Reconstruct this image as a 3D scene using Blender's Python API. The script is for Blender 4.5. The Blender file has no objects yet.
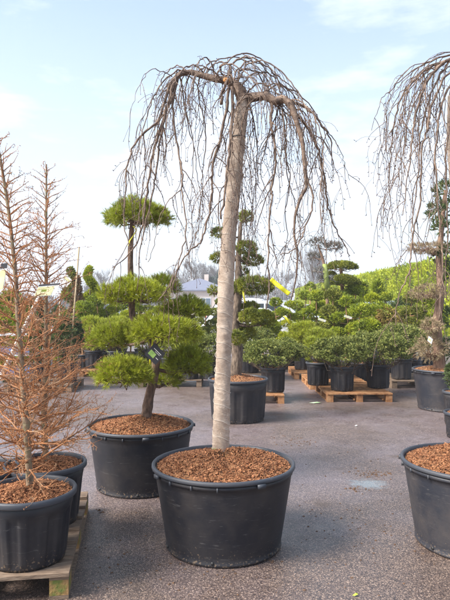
import bpy, math, random
import numpy as np
from math import radians as R
from mathutils import Vector, Matrix

# ------------------------------------------------------------------ camera
SC = bpy.context.scene
COL = SC.collection
CAM_H = 1.55; F = 570.0; HZ = 305.0
cd = bpy.data.cameras.new('camera'); cam = bpy.data.objects.new('camera', cd); COL.objects.link(cam)
cam.location = (0, 0, CAM_H); cam.rotation_euler = (R(90.5), 0, 0)
cd.sensor_fit = 'VERTICAL'; cd.sensor_height = 36; cd.sensor_width = 27; cd.lens = F/600*36
cd.clip_start = 0.05; cd.clip_end = 2000
SC.camera = cam
# ------------------------------------------------------------------ world
SUN_EL, SUN_AZ = 44.0, -112.0          # azimuth from +Y towards +X (negative: left of the view)
w = bpy.data.worlds.new("World"); SC.world = w; w.use_nodes = True
nt = w.node_tree; nt.nodes.clear()
out = nt.nodes.new('ShaderNodeOutputWorld'); bg = nt.nodes.new('ShaderNodeBackground')
sky = nt.nodes.new('ShaderNodeTexSky'); sky.sky_type = 'NISHITA'; sky.sun_disc = False
sky.sun_elevation = R(SUN_EL); sky.sun_rotation = R(SUN_AZ)
sky.air_density = 1.3; sky.dust_density = 1.2; sky.ozone_density = 2.2
tc = nt.nodes.new('ShaderNodeTexCoord'); mp = nt.nodes.new('ShaderNodeMapping')
mp.inputs['Scale'].default_value = (1.0, 1.0, 3.6)
nz = nt.nodes.new('ShaderNodeTexNoise'); nz.inputs['Scale'].default_value = 2.3; nz.inputs['Detail'].default_value = 7; nz.inputs['Roughness'].default_value = .6
cr = nt.nodes.new('ShaderNodeValToRGB'); cr.color_ramp.elements[0].position = .50; cr.color_ramp.elements[1].position = .62
cr.color_ramp.elements[0].color = (0, 0, 0, 1); cr.color_ramp.elements[1].color = (1, 1, 1, 1)
sep = nt.nodes.new('ShaderNodeSeparateXYZ')
hr = nt.nodes.new('ShaderNodeMapRange'); hr.inputs['From Min'].default_value = .0; hr.inputs['From Max'].default_value = .46
hr.inputs['To Min'].default_value = 0.90; hr.inputs['To Max'].default_value = .26
mx = nt.nodes.new('ShaderNodeMath'); mx.operation = 'MULTIPLY_ADD'; mx.inputs[1].default_value = .6
mn = nt.nodes.new('ShaderNodeMath'); mn.operation = 'MINIMUM'; mn.inputs[1].default_value = 1
mix = nt.nodes.new('ShaderNodeMix'); mix.data_type = 'RGBA'
SKY_STR = 0.12
mix.inputs[7].default_value = (3.95, 4.35, 4.95, 1)
L = nt.links.new
L(tc.outputs['Generated'], mp.inputs[0]); L(mp.outputs[0], nz.inputs[0]); L(nz.outputs[0], cr.inputs[0])
L(tc.outputs['Generated'], sep.inputs[0]); L(sep.outputs[2], hr.inputs[0])
L(cr.outputs[0], mx.inputs[0]); L(hr.outputs[0], mx.inputs[2]); L(mx.outputs[0], mn.inputs[0])
L(mn.outputs[0], mix.inputs[0]); L(sky.outputs[0], mix.inputs[6]); L(mix.outputs[2], bg.inputs[0])
bg.inputs[1].default_value = SKY_STR; L(bg.outputs[0], out.inputs[0])
# ------------------------------------------------------------------ sun
sd = bpy.data.lights.new('sun', 'SUN'); so = bpy.data.objects.new('sun', sd); COL.objects.link(so)
sd.energy = 4.3; sd.angle = R(24); sd.color = (1, .95, .87)
az, el = R(SUN_AZ), R(SUN_EL)
d = Vector((math.sin(az)*math.cos(el), math.cos(az)*math.cos(el), math.sin(el)))
so.rotation_euler = d.to_track_quat('Z', 'Y').to_euler(); so.location = (-6, 3, 12)
SC.view_settings.view_transform = 'Standard'; SC.view_settings.look = 'None'
SC.view_settings.gamma = 1; SC.view_settings.use_curve_mapping = False
SC.view_settings.exposure = 1.2
SC.cycles.max_bounces = 6; SC.cycles.diffuse_bounces = 3; SC.cycles.volume_bounces = 0
SC.cycles.use_denoising = True

# ------------------------------------------------------------------ helpers
rng = np.random.default_rng(7)
def at(px, py, Y):
    return np.array([(px-225)/F*Y, Y, CAM_H-(py-HZ)/F*Y])
def P(px, Y): return (px-225)/F*Y

class MB:
    """collects geometry; build() links it as one mesh object"""
    def __init__(s): s.v = []; s.f = []; s.n = 0; s.mi = []; s.cur = 0; s.smooth = True
    def add(s, V, Fc):
        V = np.asarray(V, float)
        s.v.append(V)
        s.f += [tuple(int(i)+s.n for i in f) for f in Fc]
        s.mi += [s.cur]*len(Fc)
        s.n += len(V)
    def tube(s, pts, rad, n=5, cap=True, ph=0.0):
        pts = np.asarray(pts, float); m = len(pts)
        rad = np.broadcast_to(np.asarray(rad, float), (m,)) if np.ndim(rad) else np.full(m, float(rad))
        T = np.gradient(pts, axis=0); T /= (np.linalg.norm(T, axis=1, keepdims=True)+1e-9)
        ref = np.array([0, 0, 1.]) if abs(T[0][2]) < .8 else np.array([1., 0, 0])
        a = np.cross(T, ref); ln = np.linalg.norm(a, axis=1, keepdims=True); a /= (ln+1e-9)
        for i in range(1, m):
            if np.dot(a[i], a[i-1]) < 0: a[i] = -a[i]
            if ln[i, 0] < .15: a[i] = a[i-1]
        b = np.cross(T, a)
        th = np.arange(n)*2*np.pi/n+ph
        c, sn = np.cos(th), np.sin(th)
        V = pts[:, None, :]+rad[:, None, None]*(a[:, None, :]*c[None, :, None]+b[:, None, :]*sn[None, :, None])
        V = V.reshape(-1, 3)
        Fc = [(i*n+j, i*n+(j+1) % n, (i+1)*n+(j+1) % n, (i+1)*n+j) for i in range(m-1) for j in range(n)]
        if cap: Fc += [tuple(range(n))[::-1], tuple((m-1)*n+j for j in range(n))]
        s.add(V, Fc)
    def box(s, c, sz, rz=0, rx=0, ry=0, bev=0):
        x, y, z = [k/2 for k in sz]
        V = np.array([(a, b, d) for d in (-z, z) for a, b in ((-x, -y), (x, -y), (x, y), (-x, y))])
        M = np.array((Matrix.Rotation(rz, 3, 'Z') @ Matrix.Rotation(ry, 3, 'Y') @ Matrix.Rotation(rx, 3, 'X')))
        V = V @ M.T+np.array(c)
        s.add(V, [(3, 2, 1, 0), (4, 5, 6, 7), (0, 1, 5, 4), (1, 2, 6, 5), (2, 3, 7, 6), (3, 0, 4, 7)])
    def lathe(s, prof, n=64, c=(0, 0, 0), fn=None, closed=False):
        m = len(prof); V = []
        for i, (r, z) in enumerate(prof):
            for j in range(n):
                t = 2*math.pi*j/n
                rr = fn(r, z, t, i) if fn else r
                V.append((c[0]+rr*math.cos(t), c[1]+rr*math.sin(t), c[2]+z))
        Fc = [(i*n+j, i*n+(j+1) % n, (i+1)*n+(j+1) % n, (i+1)*n+j) for i in range(m-1) for j in range(n)]
        s.add(V, Fc)
    def tris(s, V):
        """V (k,3,3) loose triangles"""
        k = len(V); s.v.append(V.reshape(-1, 3))
        idx = (np.arange(k*3).reshape(-1, 3)+s.n)
        s.f += [tuple(r) for r in idx.tolist()]
        s.mi += [s.cur]*k; s.n += k*3
    def mesh(s, name, mats):
        me = bpy.data.meshes.new(name)
        V = np.concatenate(s.v) if s.v else np.zeros((0, 3))
        me.from_pydata(V.tolist(), [], s.f)
        for m_ in (mats if isinstance(mats, (list, tuple)) else [mats]): me.materials.append(m_)
        if len(me.polygons):
            if any(s.mi): me.polygons.foreach_set('material_index', np.array(s.mi, 'i'))
            me.polygons.foreach_set('use_smooth', np.full(len(me.polygons), s.smooth))
        me.update(); return me
    def build(s, name, mats, parent=None, loc=None, origin=None):
        o = bpy.data.objects.new(name, s.mesh(name, mats)); COL.objects.link(o)
        if parent: o.parent = parent
        if loc is not None: o.location = loc
        return o

def tag(o, label=None, cat=None, group=None, kind=None):
    if label: o['label'] = label
    if cat: o['category'] = cat
    if group: o['group'] = group
    if kind: o['kind'] = kind
    return o
def thing(name, label, cat, loc, rz=0, group=None):
    o = bpy.data.objects.new(name, None); COL.objects.link(o); o.empty_display_size = .1
    o.location = tuple(loc); o.rotation_euler = (0, 0, rz)
    return tag(o, label, cat, group)
def dup(o, loc, rz=0, label=None, group=None, sc=None, parent=None):
    def cp(x, par):
        c = x.copy(); COL.objects.link(c); c.parent = par
        for ch in list(x.children): cp(ch, c)
        return c
    c = cp(o, parent)
    c.location = tuple(loc); c.rotation_euler = (0, 0, rz)
    if sc: c.scale = sc if isinstance(sc, (tuple, list)) else (sc,)*3
    if label: c['label'] = label
    if group: c['group'] = group
    return c

# ------------------------------------------------------------------ materials
def rgb(c): return (c[0], c[1], c[2], 1)
def mat(name, stops, scale=8, rough=.7, bump=0, bscale=40, detail=4, spec=.5, trans=0, metal=0, coat=0, stretch=None, rough2=None, bdist=.01, pos=(.3, .7)):
    """stops: list of colours mixed by noise"""
    m = bpy.data.materials.new(name); m.use_nodes = True; t = m.node_tree; b = t.nodes['Principled BSDF']
    co = t.nodes.new('ShaderNodeTexCoord'); src = co.outputs['Object']
    if stretch:
        mm = t.nodes.new('ShaderNodeMapping'); mm.inputs['Scale'].default_value = stretch
        t.links.new(src, mm.inputs[0]); src = mm.outputs[0]
    n = t.nodes.new('ShaderNodeTexNoise'); n.inputs['Scale'].default_value = scale; n.inputs['Detail'].default_value = detail
    t.links.new(src, n.inputs['Vector'])
    r = t.nodes.new('ShaderNodeValToRGB'); e = r.color_ramp.elements
    k = len(stops)
    if k == 1: stops = stops*2; k = 2
    e[0].position = pos[0]; e[0].color = rgb(stops[0]); e[1].position = pos[1]; e[1].color = rgb(stops[-1])
    for i in range(1, k-1):
        x = e.new(pos[0]+(pos[1]-pos[0])*i/(k-1)); x.color = rgb(stops[i])
    t.links.new(n.outputs[0], r.inputs[0]); t.links.new(r.outputs[0], b.inputs['Base Color'])
    b.inputs['Roughness'].default_value = rough; b.inputs['Metallic'].default_value = metal
    b.inputs['Specular IOR Level'].default_value = spec
    if coat: b.inputs['Coat Weight'].default_value = coat
    if rough2 is not None:
        q = t.nodes.new('ShaderNodeMapRange'); q.inputs['To Min'].default_value = rough; q.inputs['To Max'].default_value = rough2
        q.inputs['From Min'].default_value = .35; q.inputs['From Max'].default_value = .65
        t.links.new(n.outputs[0], q.inputs[0]); t.links.new(q.outputs[0], b.inputs['Roughness'])
    if bump:
        n2 = t.nodes.new('ShaderNodeTexNoise'); n2.inputs['Scale'].default_value = bscale; n2.inputs['Detail'].default_value = 5
        t.links.new(src, n2.inputs['Vector'])
        bp = t.nodes.new('ShaderNodeBump'); bp.inputs['Strength'].default_value = bump; bp.inputs['Distance'].default_value = bdist
        t.links.new(n2.outputs[0], bp.inputs['Height']); t.links.new(bp.outputs[0], b.inputs['Normal'])
    if trans:
        tr = t.nodes.new('ShaderNodeBsdfTranslucent'); t.links.new(r.outputs[0], tr.inputs[0])
        ms = t.nodes.new('ShaderNodeMixShader'); ms.inputs[0].default_value = trans
        o = t.nodes['Material Output']
        t.links.new(b.outputs[0], ms.inputs[1]); t.links.new(tr.outputs[0], ms.inputs[2]); t.links.new(ms.outputs[0], o.inputs[0])
    return m

# foliage (scene-linear)
M_PINE = mat('pine_needles', [(.16, .13, .02), (.26, .31, .022), (.46, .48, .05)], 20, .55, trans=.3)
M_PINEB = mat('pine_needles_bright', [(.20, .16, .03), (.30, .35, .02), (.52, .53, .05)], 20, .55, trans=.3)
M_NIWA = mat('niwaki_needles', [(.08, .10, .014), (.20, .22, .025), (.36, .36, .04)], 8, .6, trans=.25)
M_SPRUCE = mat('spruce_needles', [(.05, .07, .014), (.16, .195, .035), (.46, .45, .13)], 22, .6, trans=.15)
M_GOLD = mat('golden_foliage', [(.22, .27, .01), (.38, .42, .015), (.5, .5, .03)], 6, .6, trans=.3)
M_BOX = mat('topiary_foliage', [(.10, .13, .012), (.26, .32, .018), (.46, .48, .03)], 6, .6, trans=.25)
M_DARKG = mat('dark_conifer_foliage', [(.04, .065, .02), (.085, .12, .035), (.15, .18, .05)], 7, .6, trans=.2)
M_OLIVE = mat('olive_foliage', [(.08, .09, .02), (.22, .24, .035), (.40, .39, .06)], 6, .6, trans=.25)
M_BLUE = mat('blue_grey_foliage', [(.20, .26, .26), (.33, .40, .40), (.46, .52, .52)], 6, .7, trans=.2)
M_REDG = mat('reddish_foliage', [(.20, .10, .03), (.26, .19, .04), (.16, .20, .03)], 5, .7, trans=.25)
M_BRPAD = mat('dry_twig_foliage', [(.16, .115, .06), (.29, .215, .12), (.38, .31, .19)], 12, .8)
M_BLPAD = mat('blue_brown_foliage', [(.10, .10, .09), (.17, .16, .14), (.24, .20, .17)], 12, .8)
M_HEDGE = mat('hedge_foliage', [(.18, .23, .01), (.36, .42, .014), (.5, .52, .025)], 1.3, .6, trans=.3, detail=8)
M_FAR = mat('far_tree_twigs', [(.13, .12, .12), (.20, .18, .17)], .5, .9)
M_FARG = mat('far_evergreen', [(.06, .09, .07), (.10, .13, .10)], .5, .9)
# wood
M_BARK = mat('dark_bark', [(.05, .035, .025), (.12, .085, .06), (.20, .15, .11)], 40, .9, .9, 60, stretch=(1, 1, .35))
M_BARKR = mat('pine_bark', [(.10, .055, .035), (.22, .13, .085), (.30, .20, .14)], 30, .85, .9, 50, stretch=(1, 1, .35))
M_BARKP = mat('rough_pine_bark', [(.05, .03, .02), (.13, .08, .055), (.26, .16, .11)], 34, .9, 1, 45, stretch=(1, 1, .4), bdist=.02)
M_WEEP = mat('weeping_bark', [(.055, .034, .024), (.14, .088, .06), (.26, .18, .125)], 25, .7, .5, 90)
M_TWIG = mat('twig_bark', [(.11, .065, .05), (.20, .125, .09), (.27, .19, .13)], 6, .7)
M_BUD = mat('bud', [(.07, .04, .04), (.14, .085, .075)], 20, .6)
M_LTWIG = mat('larch_twig', [(.18, .095, .05), (.43, .18, .068), (.34, .21, .12)], 9, .7, pos=(.35, .65))
M_LBARK = mat('larch_bark', [(.10, .07, .04), (.24, .165, .105), (.20, .19, .10)], 22, .8, .7, 60)
M_PBARK = mat('smooth_brown_bark', [(.25, .13, .06), (.38, .22, .11)], 20, .7)
M_STAKE = mat('bamboo', [(.30, .22, .12), (.42, .32, .2)], 10, .6)
M_CUT = mat('cut_wood', [(.55, .22, .06), (.7, .32, .1)], 30, .7)
M_GREENW = mat('green_wrap', [(.25, .32, .02), (.35, .42, .04)], 30, .7)

def nodes_mat(name):
    m = bpy.data.materials.new(name); m.use_nodes = True; t = m.node_tree
    return m, t, t.nodes['Principled BSDF']
def N(t, kind, **kw):
    n = t.nodes.new(kind)
    for k, v in kw.items():
        if k in n.inputs: n.inputs[k].default_value = v
        else: setattr(n, k, v)
    return n
def ramp(t, src, p0, c0, p1, c1):
    r = t.nodes.new('ShaderNodeValToRGB'); e = r.color_ramp.elements
    e[0].position = p0; e[0].color = c0; e[1].position = p1; e[1].color = c1
    t.links.new(src, r.inputs[0]); return r
def mixc(t, fac, a, b, mode='MIX'):
    m = t.nodes.new('ShaderNodeMix'); m.data_type = 'RGBA'; m.blend_type = mode
    for i, x in ((0, fac), (6, a), (7, b)):
        if isinstance(x, (int, float)): m.inputs[i].default_value = x
        elif isinstance(x, tuple): m.inputs[i].default_value = x
        else: t.links.new(x, m.inputs[i])
    return m.outputs[2]

def asphalt():
    m, t, b = nodes_mat('wet_asphalt'); lk = t.links.new
    co = N(t, 'ShaderNodeTexCoord'); g = co.outputs['Object']
    big = N(t, 'ShaderNodeTexNoise', Scale=.55, Detail=5.0, Roughness=.6); lk(g, big.inputs[0])
    mid = N(t, 'ShaderNodeTexNoise', Scale=3.2, Detail=5.0); lk(g, mid.inputs[0])
    vo = N(t, 'ShaderNodeTexVoronoi', Scale=150.0); lk(g, vo.inputs[0])
    fine = N(t, 'ShaderNodeTexNoise', Scale=260.0, Detail=2.0); lk(g, fine.inputs[0])
    # stone colour per cell
    sr = t.nodes.new('ShaderNodeValToRGB'); e = sr.color_ramp.elements
    e[0].position = 0; e[0].color = (.045, .040, .042, 1); e[1].position = 1; e[1].color = (.30, .265, .24, 1)
    for p, c in ((.45, (.095, .08, .078, 1)), (.75, (.135, .112, .10, 1)), (.9, (.20, .17, .15, 1))):
        x = e.new(p); x.color = c
    sx = N(t, 'ShaderNodeSeparateColor'); lk(vo.outputs['Color'], sx.inputs[0]); lk(sx.outputs[0], sr.inputs[0])
    gap = ramp(t, vo.outputs['Distance'], .35, (1, 1, 1, 1), .75, (.35, .33, .33, 1))
    c = mixc(t, 1.0, sr.outputs[0], gap.outputs[0], 'MULTIPLY')
    # brown dirt tint and paler dry areas
    dr = ramp(t, big.outputs[0], .42, (0, 0, 0, 1), .62, (1, 1, 1, 1))
    c2 = mixc(t, .8, c, (1.5, 1.22, 1.03, 1), 'MULTIPLY')
    c3 = mixc(t, 1.0, mixc(t, .35, c, (.115, .10, .098, 1)), (1.9, 1.76, 1.88, 1), 'MULTIPLY')
    sy = N(t, 'ShaderNodeSeparateXYZ'); lk(g, sy.inputs[0])
    yr = N(t, 'ShaderNodeMapRange'); yr.inputs['From Min'].default_value = 2.9; yr.inputs['From Max'].default_value = 4.6; yr.inputs['To Min'].default_value = -.55; yr.inputs['To Max'].default_value = .12
    lk(sy.outputs[1], yr.inputs[0])
    dd = N(t, 'ShaderNodeMath', operation='ADD', use_clamp=True); lk(dr.outputs[0], dd.inputs[0]); lk(yr.outputs[0], dd.inputs[1])
    c = mixc(t, dd.outputs[0], c2, c3)
    sp = ramp(t, mid.outputs[0], .60, (0, 0, 0, 1), .78, (1, 1, 1, 1))
    c = mixc(t, sp.outputs[0], c, (.07, .045, .03, 1))
    # puddle: its pale blue sky reflection put into the base colour
    vs = N(t, 'ShaderNodeVectorMath', operation='SUBTRACT'); lk(g, vs.inputs[0]); vs.inputs[1].default_value = (1.24, 4.95, 0)
    vm = N(t, 'ShaderNodeVectorMath', operation='MULTIPLY'); lk(vs.outputs[0], vm.inputs[0]); vm.inputs[1].default_value = (1, 1.25, 1)
    vl = N(t, 'ShaderNodeVectorMath', operation='LENGTH'); lk(vm.outputs[0], vl.inputs[0])
    n9 = N(t, 'ShaderNodeTexNoise', Scale=14.0, Detail=8.0); lk(g, n9.inputs[0])
    pm = N(t, 'ShaderNodeMath', operation='MULTIPLY_ADD'); lk(n9.outputs[0], pm.inputs[0]); pm.inputs[1].default_value = .34; lk(vl.outputs['Value'], pm.inputs[2])
    pr_ = ramp(t, pm.outputs[0], .25, (.38, .38, .38, 1), .36, (0, 0, 0, 1))
    c = mixc(t, pr_.outputs[0], c, (.27, .37, .42, 1))
    lk(c, b.inputs['Base Color'])
    # wetness: low roughness in patches
    ro = ramp(t, mid.outputs[0], .35, (.20, .20, .20, 1), .65, (.46, .46, .46, 1))
    rb = ramp(t, big.outputs[0], .40, (.14, .14, .14, 1), .58, (-.0, 0, 0, 1))
    ad = N(t, 'ShaderNodeMath', operation='ADD'); lk(ro.outputs[0], ad.inputs[0]); lk(rb.outputs[0], ad.inputs[1]); lk(ad.outputs[0], b.inputs['Roughness'])
    b.inputs['Specular IOR Level'].default_value = .9
    inv = N(t, 'ShaderNodeMath', operation='SUBTRACT'); inv.inputs[0].default_value = 1; lk(vo.outputs['Distance'], inv.inputs[1])
    h = N(t, 'ShaderNodeMath', operation='MULTIPLY_ADD'); lk(fine.outputs[0], h.inputs[0]); h.inputs[1].default_value = .35; lk(inv.outputs[0], h.inputs[2])
    bp = N(t, 'ShaderNodeBump', Strength=.45, Distance=.0035); lk(h.outputs[0], bp.inputs['Height'])
    b2 = N(t, 'ShaderNodeBump', Strength=.25, Distance=.03); lk(mid.outputs[0], b2.inputs['Height']); lk(b2.outputs[0], bp.inputs['Normal'])
    lk(bp.outputs[0], b.inputs['Normal'])
    return m
M_ASPH = asphalt()
def pot_mat(name, base, dusty):
    m, t, b = nodes_mat(name); lk = t.links.new
    g0 = N(t, 'ShaderNodeTexCoord').outputs['Object']
    oi = N(t, 'ShaderNodeObjectInfo'); of = N(t, 'ShaderNodeMath', operation='MULTIPLY'); lk(oi.outputs['Random'], of.inputs[0]); of.inputs[1].default_value = 40
    cx = N(t, 'ShaderNodeCombineXYZ'); lk(of.outputs[0], cx.inputs[0]); lk(of.outputs[0], cx.inputs[1])
    va = N(t, 'ShaderNodeVectorMath', operation='ADD'); lk(g0, va.inputs[0]); lk(cx.outputs[0], va.inputs[1]); g = va.outputs[0]
    n1 = N(t, 'ShaderNodeTexNoise', Scale=4.0, Detail=6.0, Roughness=.65); lk(g, n1.inputs[0])
    mp_ = N(t, 'ShaderNodeMapping'); mp_.inputs['Scale'].default_value = (3, 3, 26); mp_.inputs['Rotation'].default_value = (.25, .1, 0); lk(g, mp_.inputs[0])
    n2 = N(t, 'ShaderNodeTexNoise', Scale=2.2, Detail=8.0, Roughness=.7, Distortion=1.2); lk(mp_.outputs[0], n2.inputs[0])
    dust = ramp(t, n1.outputs[0], .40, (0, 0, 0, 1), .75, (dusty, dusty, dusty, 1))
    scr = ramp(t, n2.outputs[0], .60, (0, 0, 0, 1), .66, (.6, .6, .6, 1))
    c = mixc(t, dust.outputs[0], base, (.22, .17, .13, 1))
    c = mixc(t, scr.outputs[0], c, (.10, .095, .095, 1))
    # soil splashes near the foot
    s = N(t, 'ShaderNodeSeparateXYZ'); lk(g, s.inputs[0])
    n3 = N(t, 'ShaderNodeTexNoise', Scale=70.0, Detail=3.0); lk(g, n3.inputs[0])
    mr = N(t, 'ShaderNodeMapRange'); mr.inputs['From Min'].default_value = 0; mr.inputs['From Max'].default_value = .16
    mr.inputs['To Min'].default_value = .16; mr.inputs['To Max'].default_value = -.05; lk(s.outputs[2], mr.inputs[0])
    ad = N(t, 'ShaderNodeMath', operation='ADD'); lk(n3.outputs[0], ad.inputs[0]); lk(mr.outputs[0], ad.inputs[1])
    sp = ramp(t, ad.outputs[0], .69, (0, 0, 0, 1), .80, (.7, .7, .7, 1))
    c = mixc(t, sp.outputs[0], c, (.20, .14, .09, 1))
    lk(c, b.inputs['Base Color'])
    rr = ramp(t, n1.outputs[0], .3, (.42, .42, .42, 1), .7, (.6, .6, .6, 1)); b.inputs['Specular IOR Level'].default_value = .4; lk(rr.outputs[0], b.inputs['Roughness'])
    bp = N(t, 'ShaderNodeBump', Strength=.25, Distance=.004); lk(n2.outputs[0], bp.inputs['Height']); lk(bp.outputs[0], b.inputs['Normal'])
    return m
M_POT = pot_mat('black_plastic', (.010, .0108, .016, 1), .14)
M_POTG = pot_mat('grey_dusty_plastic', (.022, .024, .033, 1), .22)
M_RIMP = pot_mat('dusty_highlit_rim_plastic', (.040, .045, .057, 1), .12)  # lighter than the body: dust plus the rim's highlight painted into the colour
M_SOIL = mat('bark_mulch', [(.07, .03, .012), (.22, .10, .04), (.36, .18, .075)], 45, .95, 1, 60, pos=(.35, .65))
M_CHIP = mat('bark_chip', [(.05, .02, .010), (.25, .095, .038), (.42, .19, .085), (.08, .035, .018)], 42, .9, pos=(.3, .7), detail=8)
M_PALL = mat('weathered_pallet_wood', [(.10, .07, .05), (.20, .135, .09), (.27, .20, .14)], 14, .85, .6, 60, stretch=(1, 6, 6))
M_PALN = mat('orange_pallet_wood', [(.18, .075, .03), (.34, .16, .065), (.42, .23, .11)], 14, .8, .5, 60)
M_BLOCK = mat('mossy_pallet_block', [(.30, .17, .07), (.24, .17, .05), (.12, .15, .03)], 16, .9, .8, 60, pos=(.4, .62))
def wrap():
    m, t, b = nodes_mat('burlap_wrap'); lk = t.links.new
    g = N(t, 'ShaderNodeTexCoord').outputs['Object']
    n1 = N(t, 'ShaderNodeTexNoise', Scale=14.0, Detail=6.0); lk(g, n1.inputs[0])
    mp_ = N(t, 'ShaderNodeMapping'); mp_.inputs['Scale'].default_value = (60, 60, 420); lk(g, mp_.inputs[0])
    n2 = N(t, 'ShaderNodeTexNoise', Scale=1.0, Detail=2.0); lk(mp_.outputs[0], n2.inputs[0])
    r = ramp(t, n1.outputs[0], .3, (.34, .25, .185, 1), .72, (.56, .45, .36, 1))
    r2 = ramp(t, n2.outputs[0], .3, (.72, .72, .72, 1), .7, (1.1, 1.1, 1.1, 1))
    c = mixc(t, 1.0, r.outputs[0], r2.outputs[0], 'MULTIPLY')
    lk(c, b.inputs['Base Color']); b.inputs['Roughness'].default_value = .95
    bp = N(t, 'ShaderNodeBump', Strength=.6, Distance=.003); lk(n2.outputs[0], bp.inputs['Height']); lk(bp.outputs[0], b.inputs['Normal'])
    return m
M_WRAP = wrap()
M_TWINE = mat('pale_twine', [(.62, .56, .48)], 10, .8)
M_WIRE = mat('black_wire', [(.02, .02, .02)], 10, .5)
M_YEL = mat('yellow_ribbon', [(.75, .72, .02), (.85, .8, .05)], 5, .5, trans=.3)
M_BLK = mat('black_card', [(.02, .02, .025)], 10, .5)
M_WHT = mat('white_plastic', [(.6, .6, .58), (.75, .74, .7)], 8, .5)
M_PYEL = mat('pale_yellow_print', [(.62, .6, .25), (.75, .72, .45)], 14, .5)
M_PGRN = mat('green_print', [(.12, .25, .05), (.3, .42, .12)], 40, .5)

# ------------------------------------------------------------------ ground
def ground():
    b = MB(); b.smooth = False
    b.add([(-240, -40, 0), (240, -40, 0), (240, 420, 0), (-240, 420, 0)], [(0, 1, 2, 3)])
    return tag(b.build('ground', M_ASPH), 'wet grey and brown asphalt yard of the nursery', 'ground', kind='structure')
ground()
def far_road():
    b = MB(); b.smooth = False
    b.add([(-60, 42, .004), (8, 42, .004), (8, 78, .004), (-60, 78, .004)], [(0, 1, 2, 3)])
    m = mat('pale_concrete', [(.36, .35, .35), (.46, .45, .45)], 2, .8, .2, 30)
    tag(b.build('road', m), 'pale concrete car park in front of the bungalow', 'road', kind='structure')
far_road()
def debris():
    r_ = np.random.default_rng(5); b = MB(); b.smooth = False
    cl = [(at(375, 473, 5.26), .10, 60), (at(355, 490, 4.8), .05, 25), (at(297, 440, 6.5), .14, 50), (at(303, 537, 3.8), .6, 28), (at(330, 520, 4.1), .9, 40),
          (at(120, 530, 3.9), .7, 45), (at(350, 420, 7.6), 1.6, 50), (at(92, 510, 4.3), .05, 10), (at(223, 570, 3.3), .55, 30), (at(410, 545, 3.6), .3, 16), (at(120, 410, 8), 1.2, 60), (at(360, 520, 4.1), .5, 70), (at(120, 560, 3.5), .5, 60), (at(250, 585, 3.2), .6, 50), (at(340, 450, 6), .8, 60)]
    for c, s, k in cl:
        for _ in range(k):
            x, y = c[0]+r_.normal()*s, c[1]+r_.normal()*s*.8
            q = r_.uniform(.003, .010)*(1.5 if s < .2 else 1)
            n = 6; V = [(x+q*r_.uniform(.6, 1.3)*math.cos(a), y+q*r_.uniform(.6, 1.3)*math.sin(a), .001) for a in np.linspace(0, 2*np.pi, n, endpoint=False)]
            V.append((x+q*.2, y, q*r_.uniform(.4, .9)))
            b.add(V, [(i, (i+1) % n, n) for i in range(n)])
    m = mat('soil_crumbs', [(.05, .03, .02), (.16, .085, .045)], 30, .9)
    tag(b.build('debris', m), 'dark crumbs of bark and soil scattered over the asphalt', 'debris', kind='stuff')
debris()
def leaf_bit(px, py, col, lab, s=.05):
    p = at(px, py, 883.5/(py-HZ)); b = MB(); b.smooth = False
    V = [(-s, 0, .003), (-s*.3, -s*.45, .004), (s*.7, -s*.35, .012), (s, 0.01, .004), (s*.4, s*.4, .014), (-s*.5, s*.35, .004), (0, 0, .016)]
    b.add(V, [(i, (i+1) % 6, 6) for i in range(6)])
    tag(b.build('leaf_scrap', col, loc=(p[0], p[1], .002)), lab, 'leaf')
leaf_bit(315, 403, mat('pale_green_scrap', [(.55, .62, .5), (.3, .45, .2)], 20, .6), 'pale green white scrap lying on the asphalt left of the pallet', .10)
leaf_bit(355, 595, M_GREENW, 'small yellow green leaf at the very front of the asphalt', .018)
leaf_bit(356, 426, M_WHT, 'tiny white scrap lying in the open middle of the yard', .02)

# ------------------------------------------------------------------ pots
def pot_big(Rt=.44, Rb=.355, H=.53, mat_=None):
    """smooth tub with rolled rim and small tabs; returns list of (name, mesh)"""
    b = MB(); th = .012
    prof = [(0, .004), (Rb-.015, .004), (Rb-.004, 0), (Rb+.004, .012), (Rb+.004, .02), (Rb-.001, .026)]
    for k in range(1, 14):
        f = k/14; prof.append((Rb+(Rt-.022-Rb)*f, .026+(H-.06-.026)*f))
    prof += [(Rt-.022, H-.055), (Rt-.012, H-.052), (Rt-.010, H-.045), (Rt-.012, H-.03)]
    prof += [(Rt-.012-th, H-.03), (Rt-.046, H-.06), (Rt-.075, H-.2), (0, H-.2)]
    def fn(r, z, t, i):
        if 5 < i < 20:
            r += .0035*math.sin(2*t+1.1)*(z/H)+.0016*math.sin(5*t+.4+3*z)
        return r
    b.lathe(prof, 96, fn=fn)
    body = b.mesh('body', mat_)
    r = MB()
    r.lathe([(Rt-.020, H-.027), (Rt-.001, H-.026), (Rt+.003, H-.020), (Rt+.002, H-.007), (Rt-.004, H-.001), (Rt-.012, H), (Rt-.019, H-.004), (Rt-.021, H-.03)], 96,
            fn=lambda r_, z, t, i: r_+.003*math.sin(2*t+1.1)+.001*math.sin(7*t))
    for k in range(14):
        t = 2*math.pi*k/18+.1
        r.box(((Rt-.012)*math.cos(t), (Rt-.012)*math.sin(t), H-.045), (.024, .008, .026), t)
    for k in range(4):
        t = 2*math.pi*k/4+.5
        r.box(((Rt+.004)*math.cos(t), (Rt+.004)*math.sin(t), H-.034), (.022, .05, .022), t)
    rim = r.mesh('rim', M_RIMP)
    hs_ = []
    for k in range(6):
        h = MB(); t = 2*math.pi*k/6+.35
        h.tube([((Rb-.002)*math.cos(t), (Rb-.002)*math.sin(t), .03), ((Rb+.007)*math.cos(t), (Rb+.007)*math.sin(t), .03)], .010, 8)
        hs_.append(('drain_hole', h.mesh('drain_hole', M_WIRE)))
    return [('body', body), ('rim', rim)]+hs_
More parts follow.
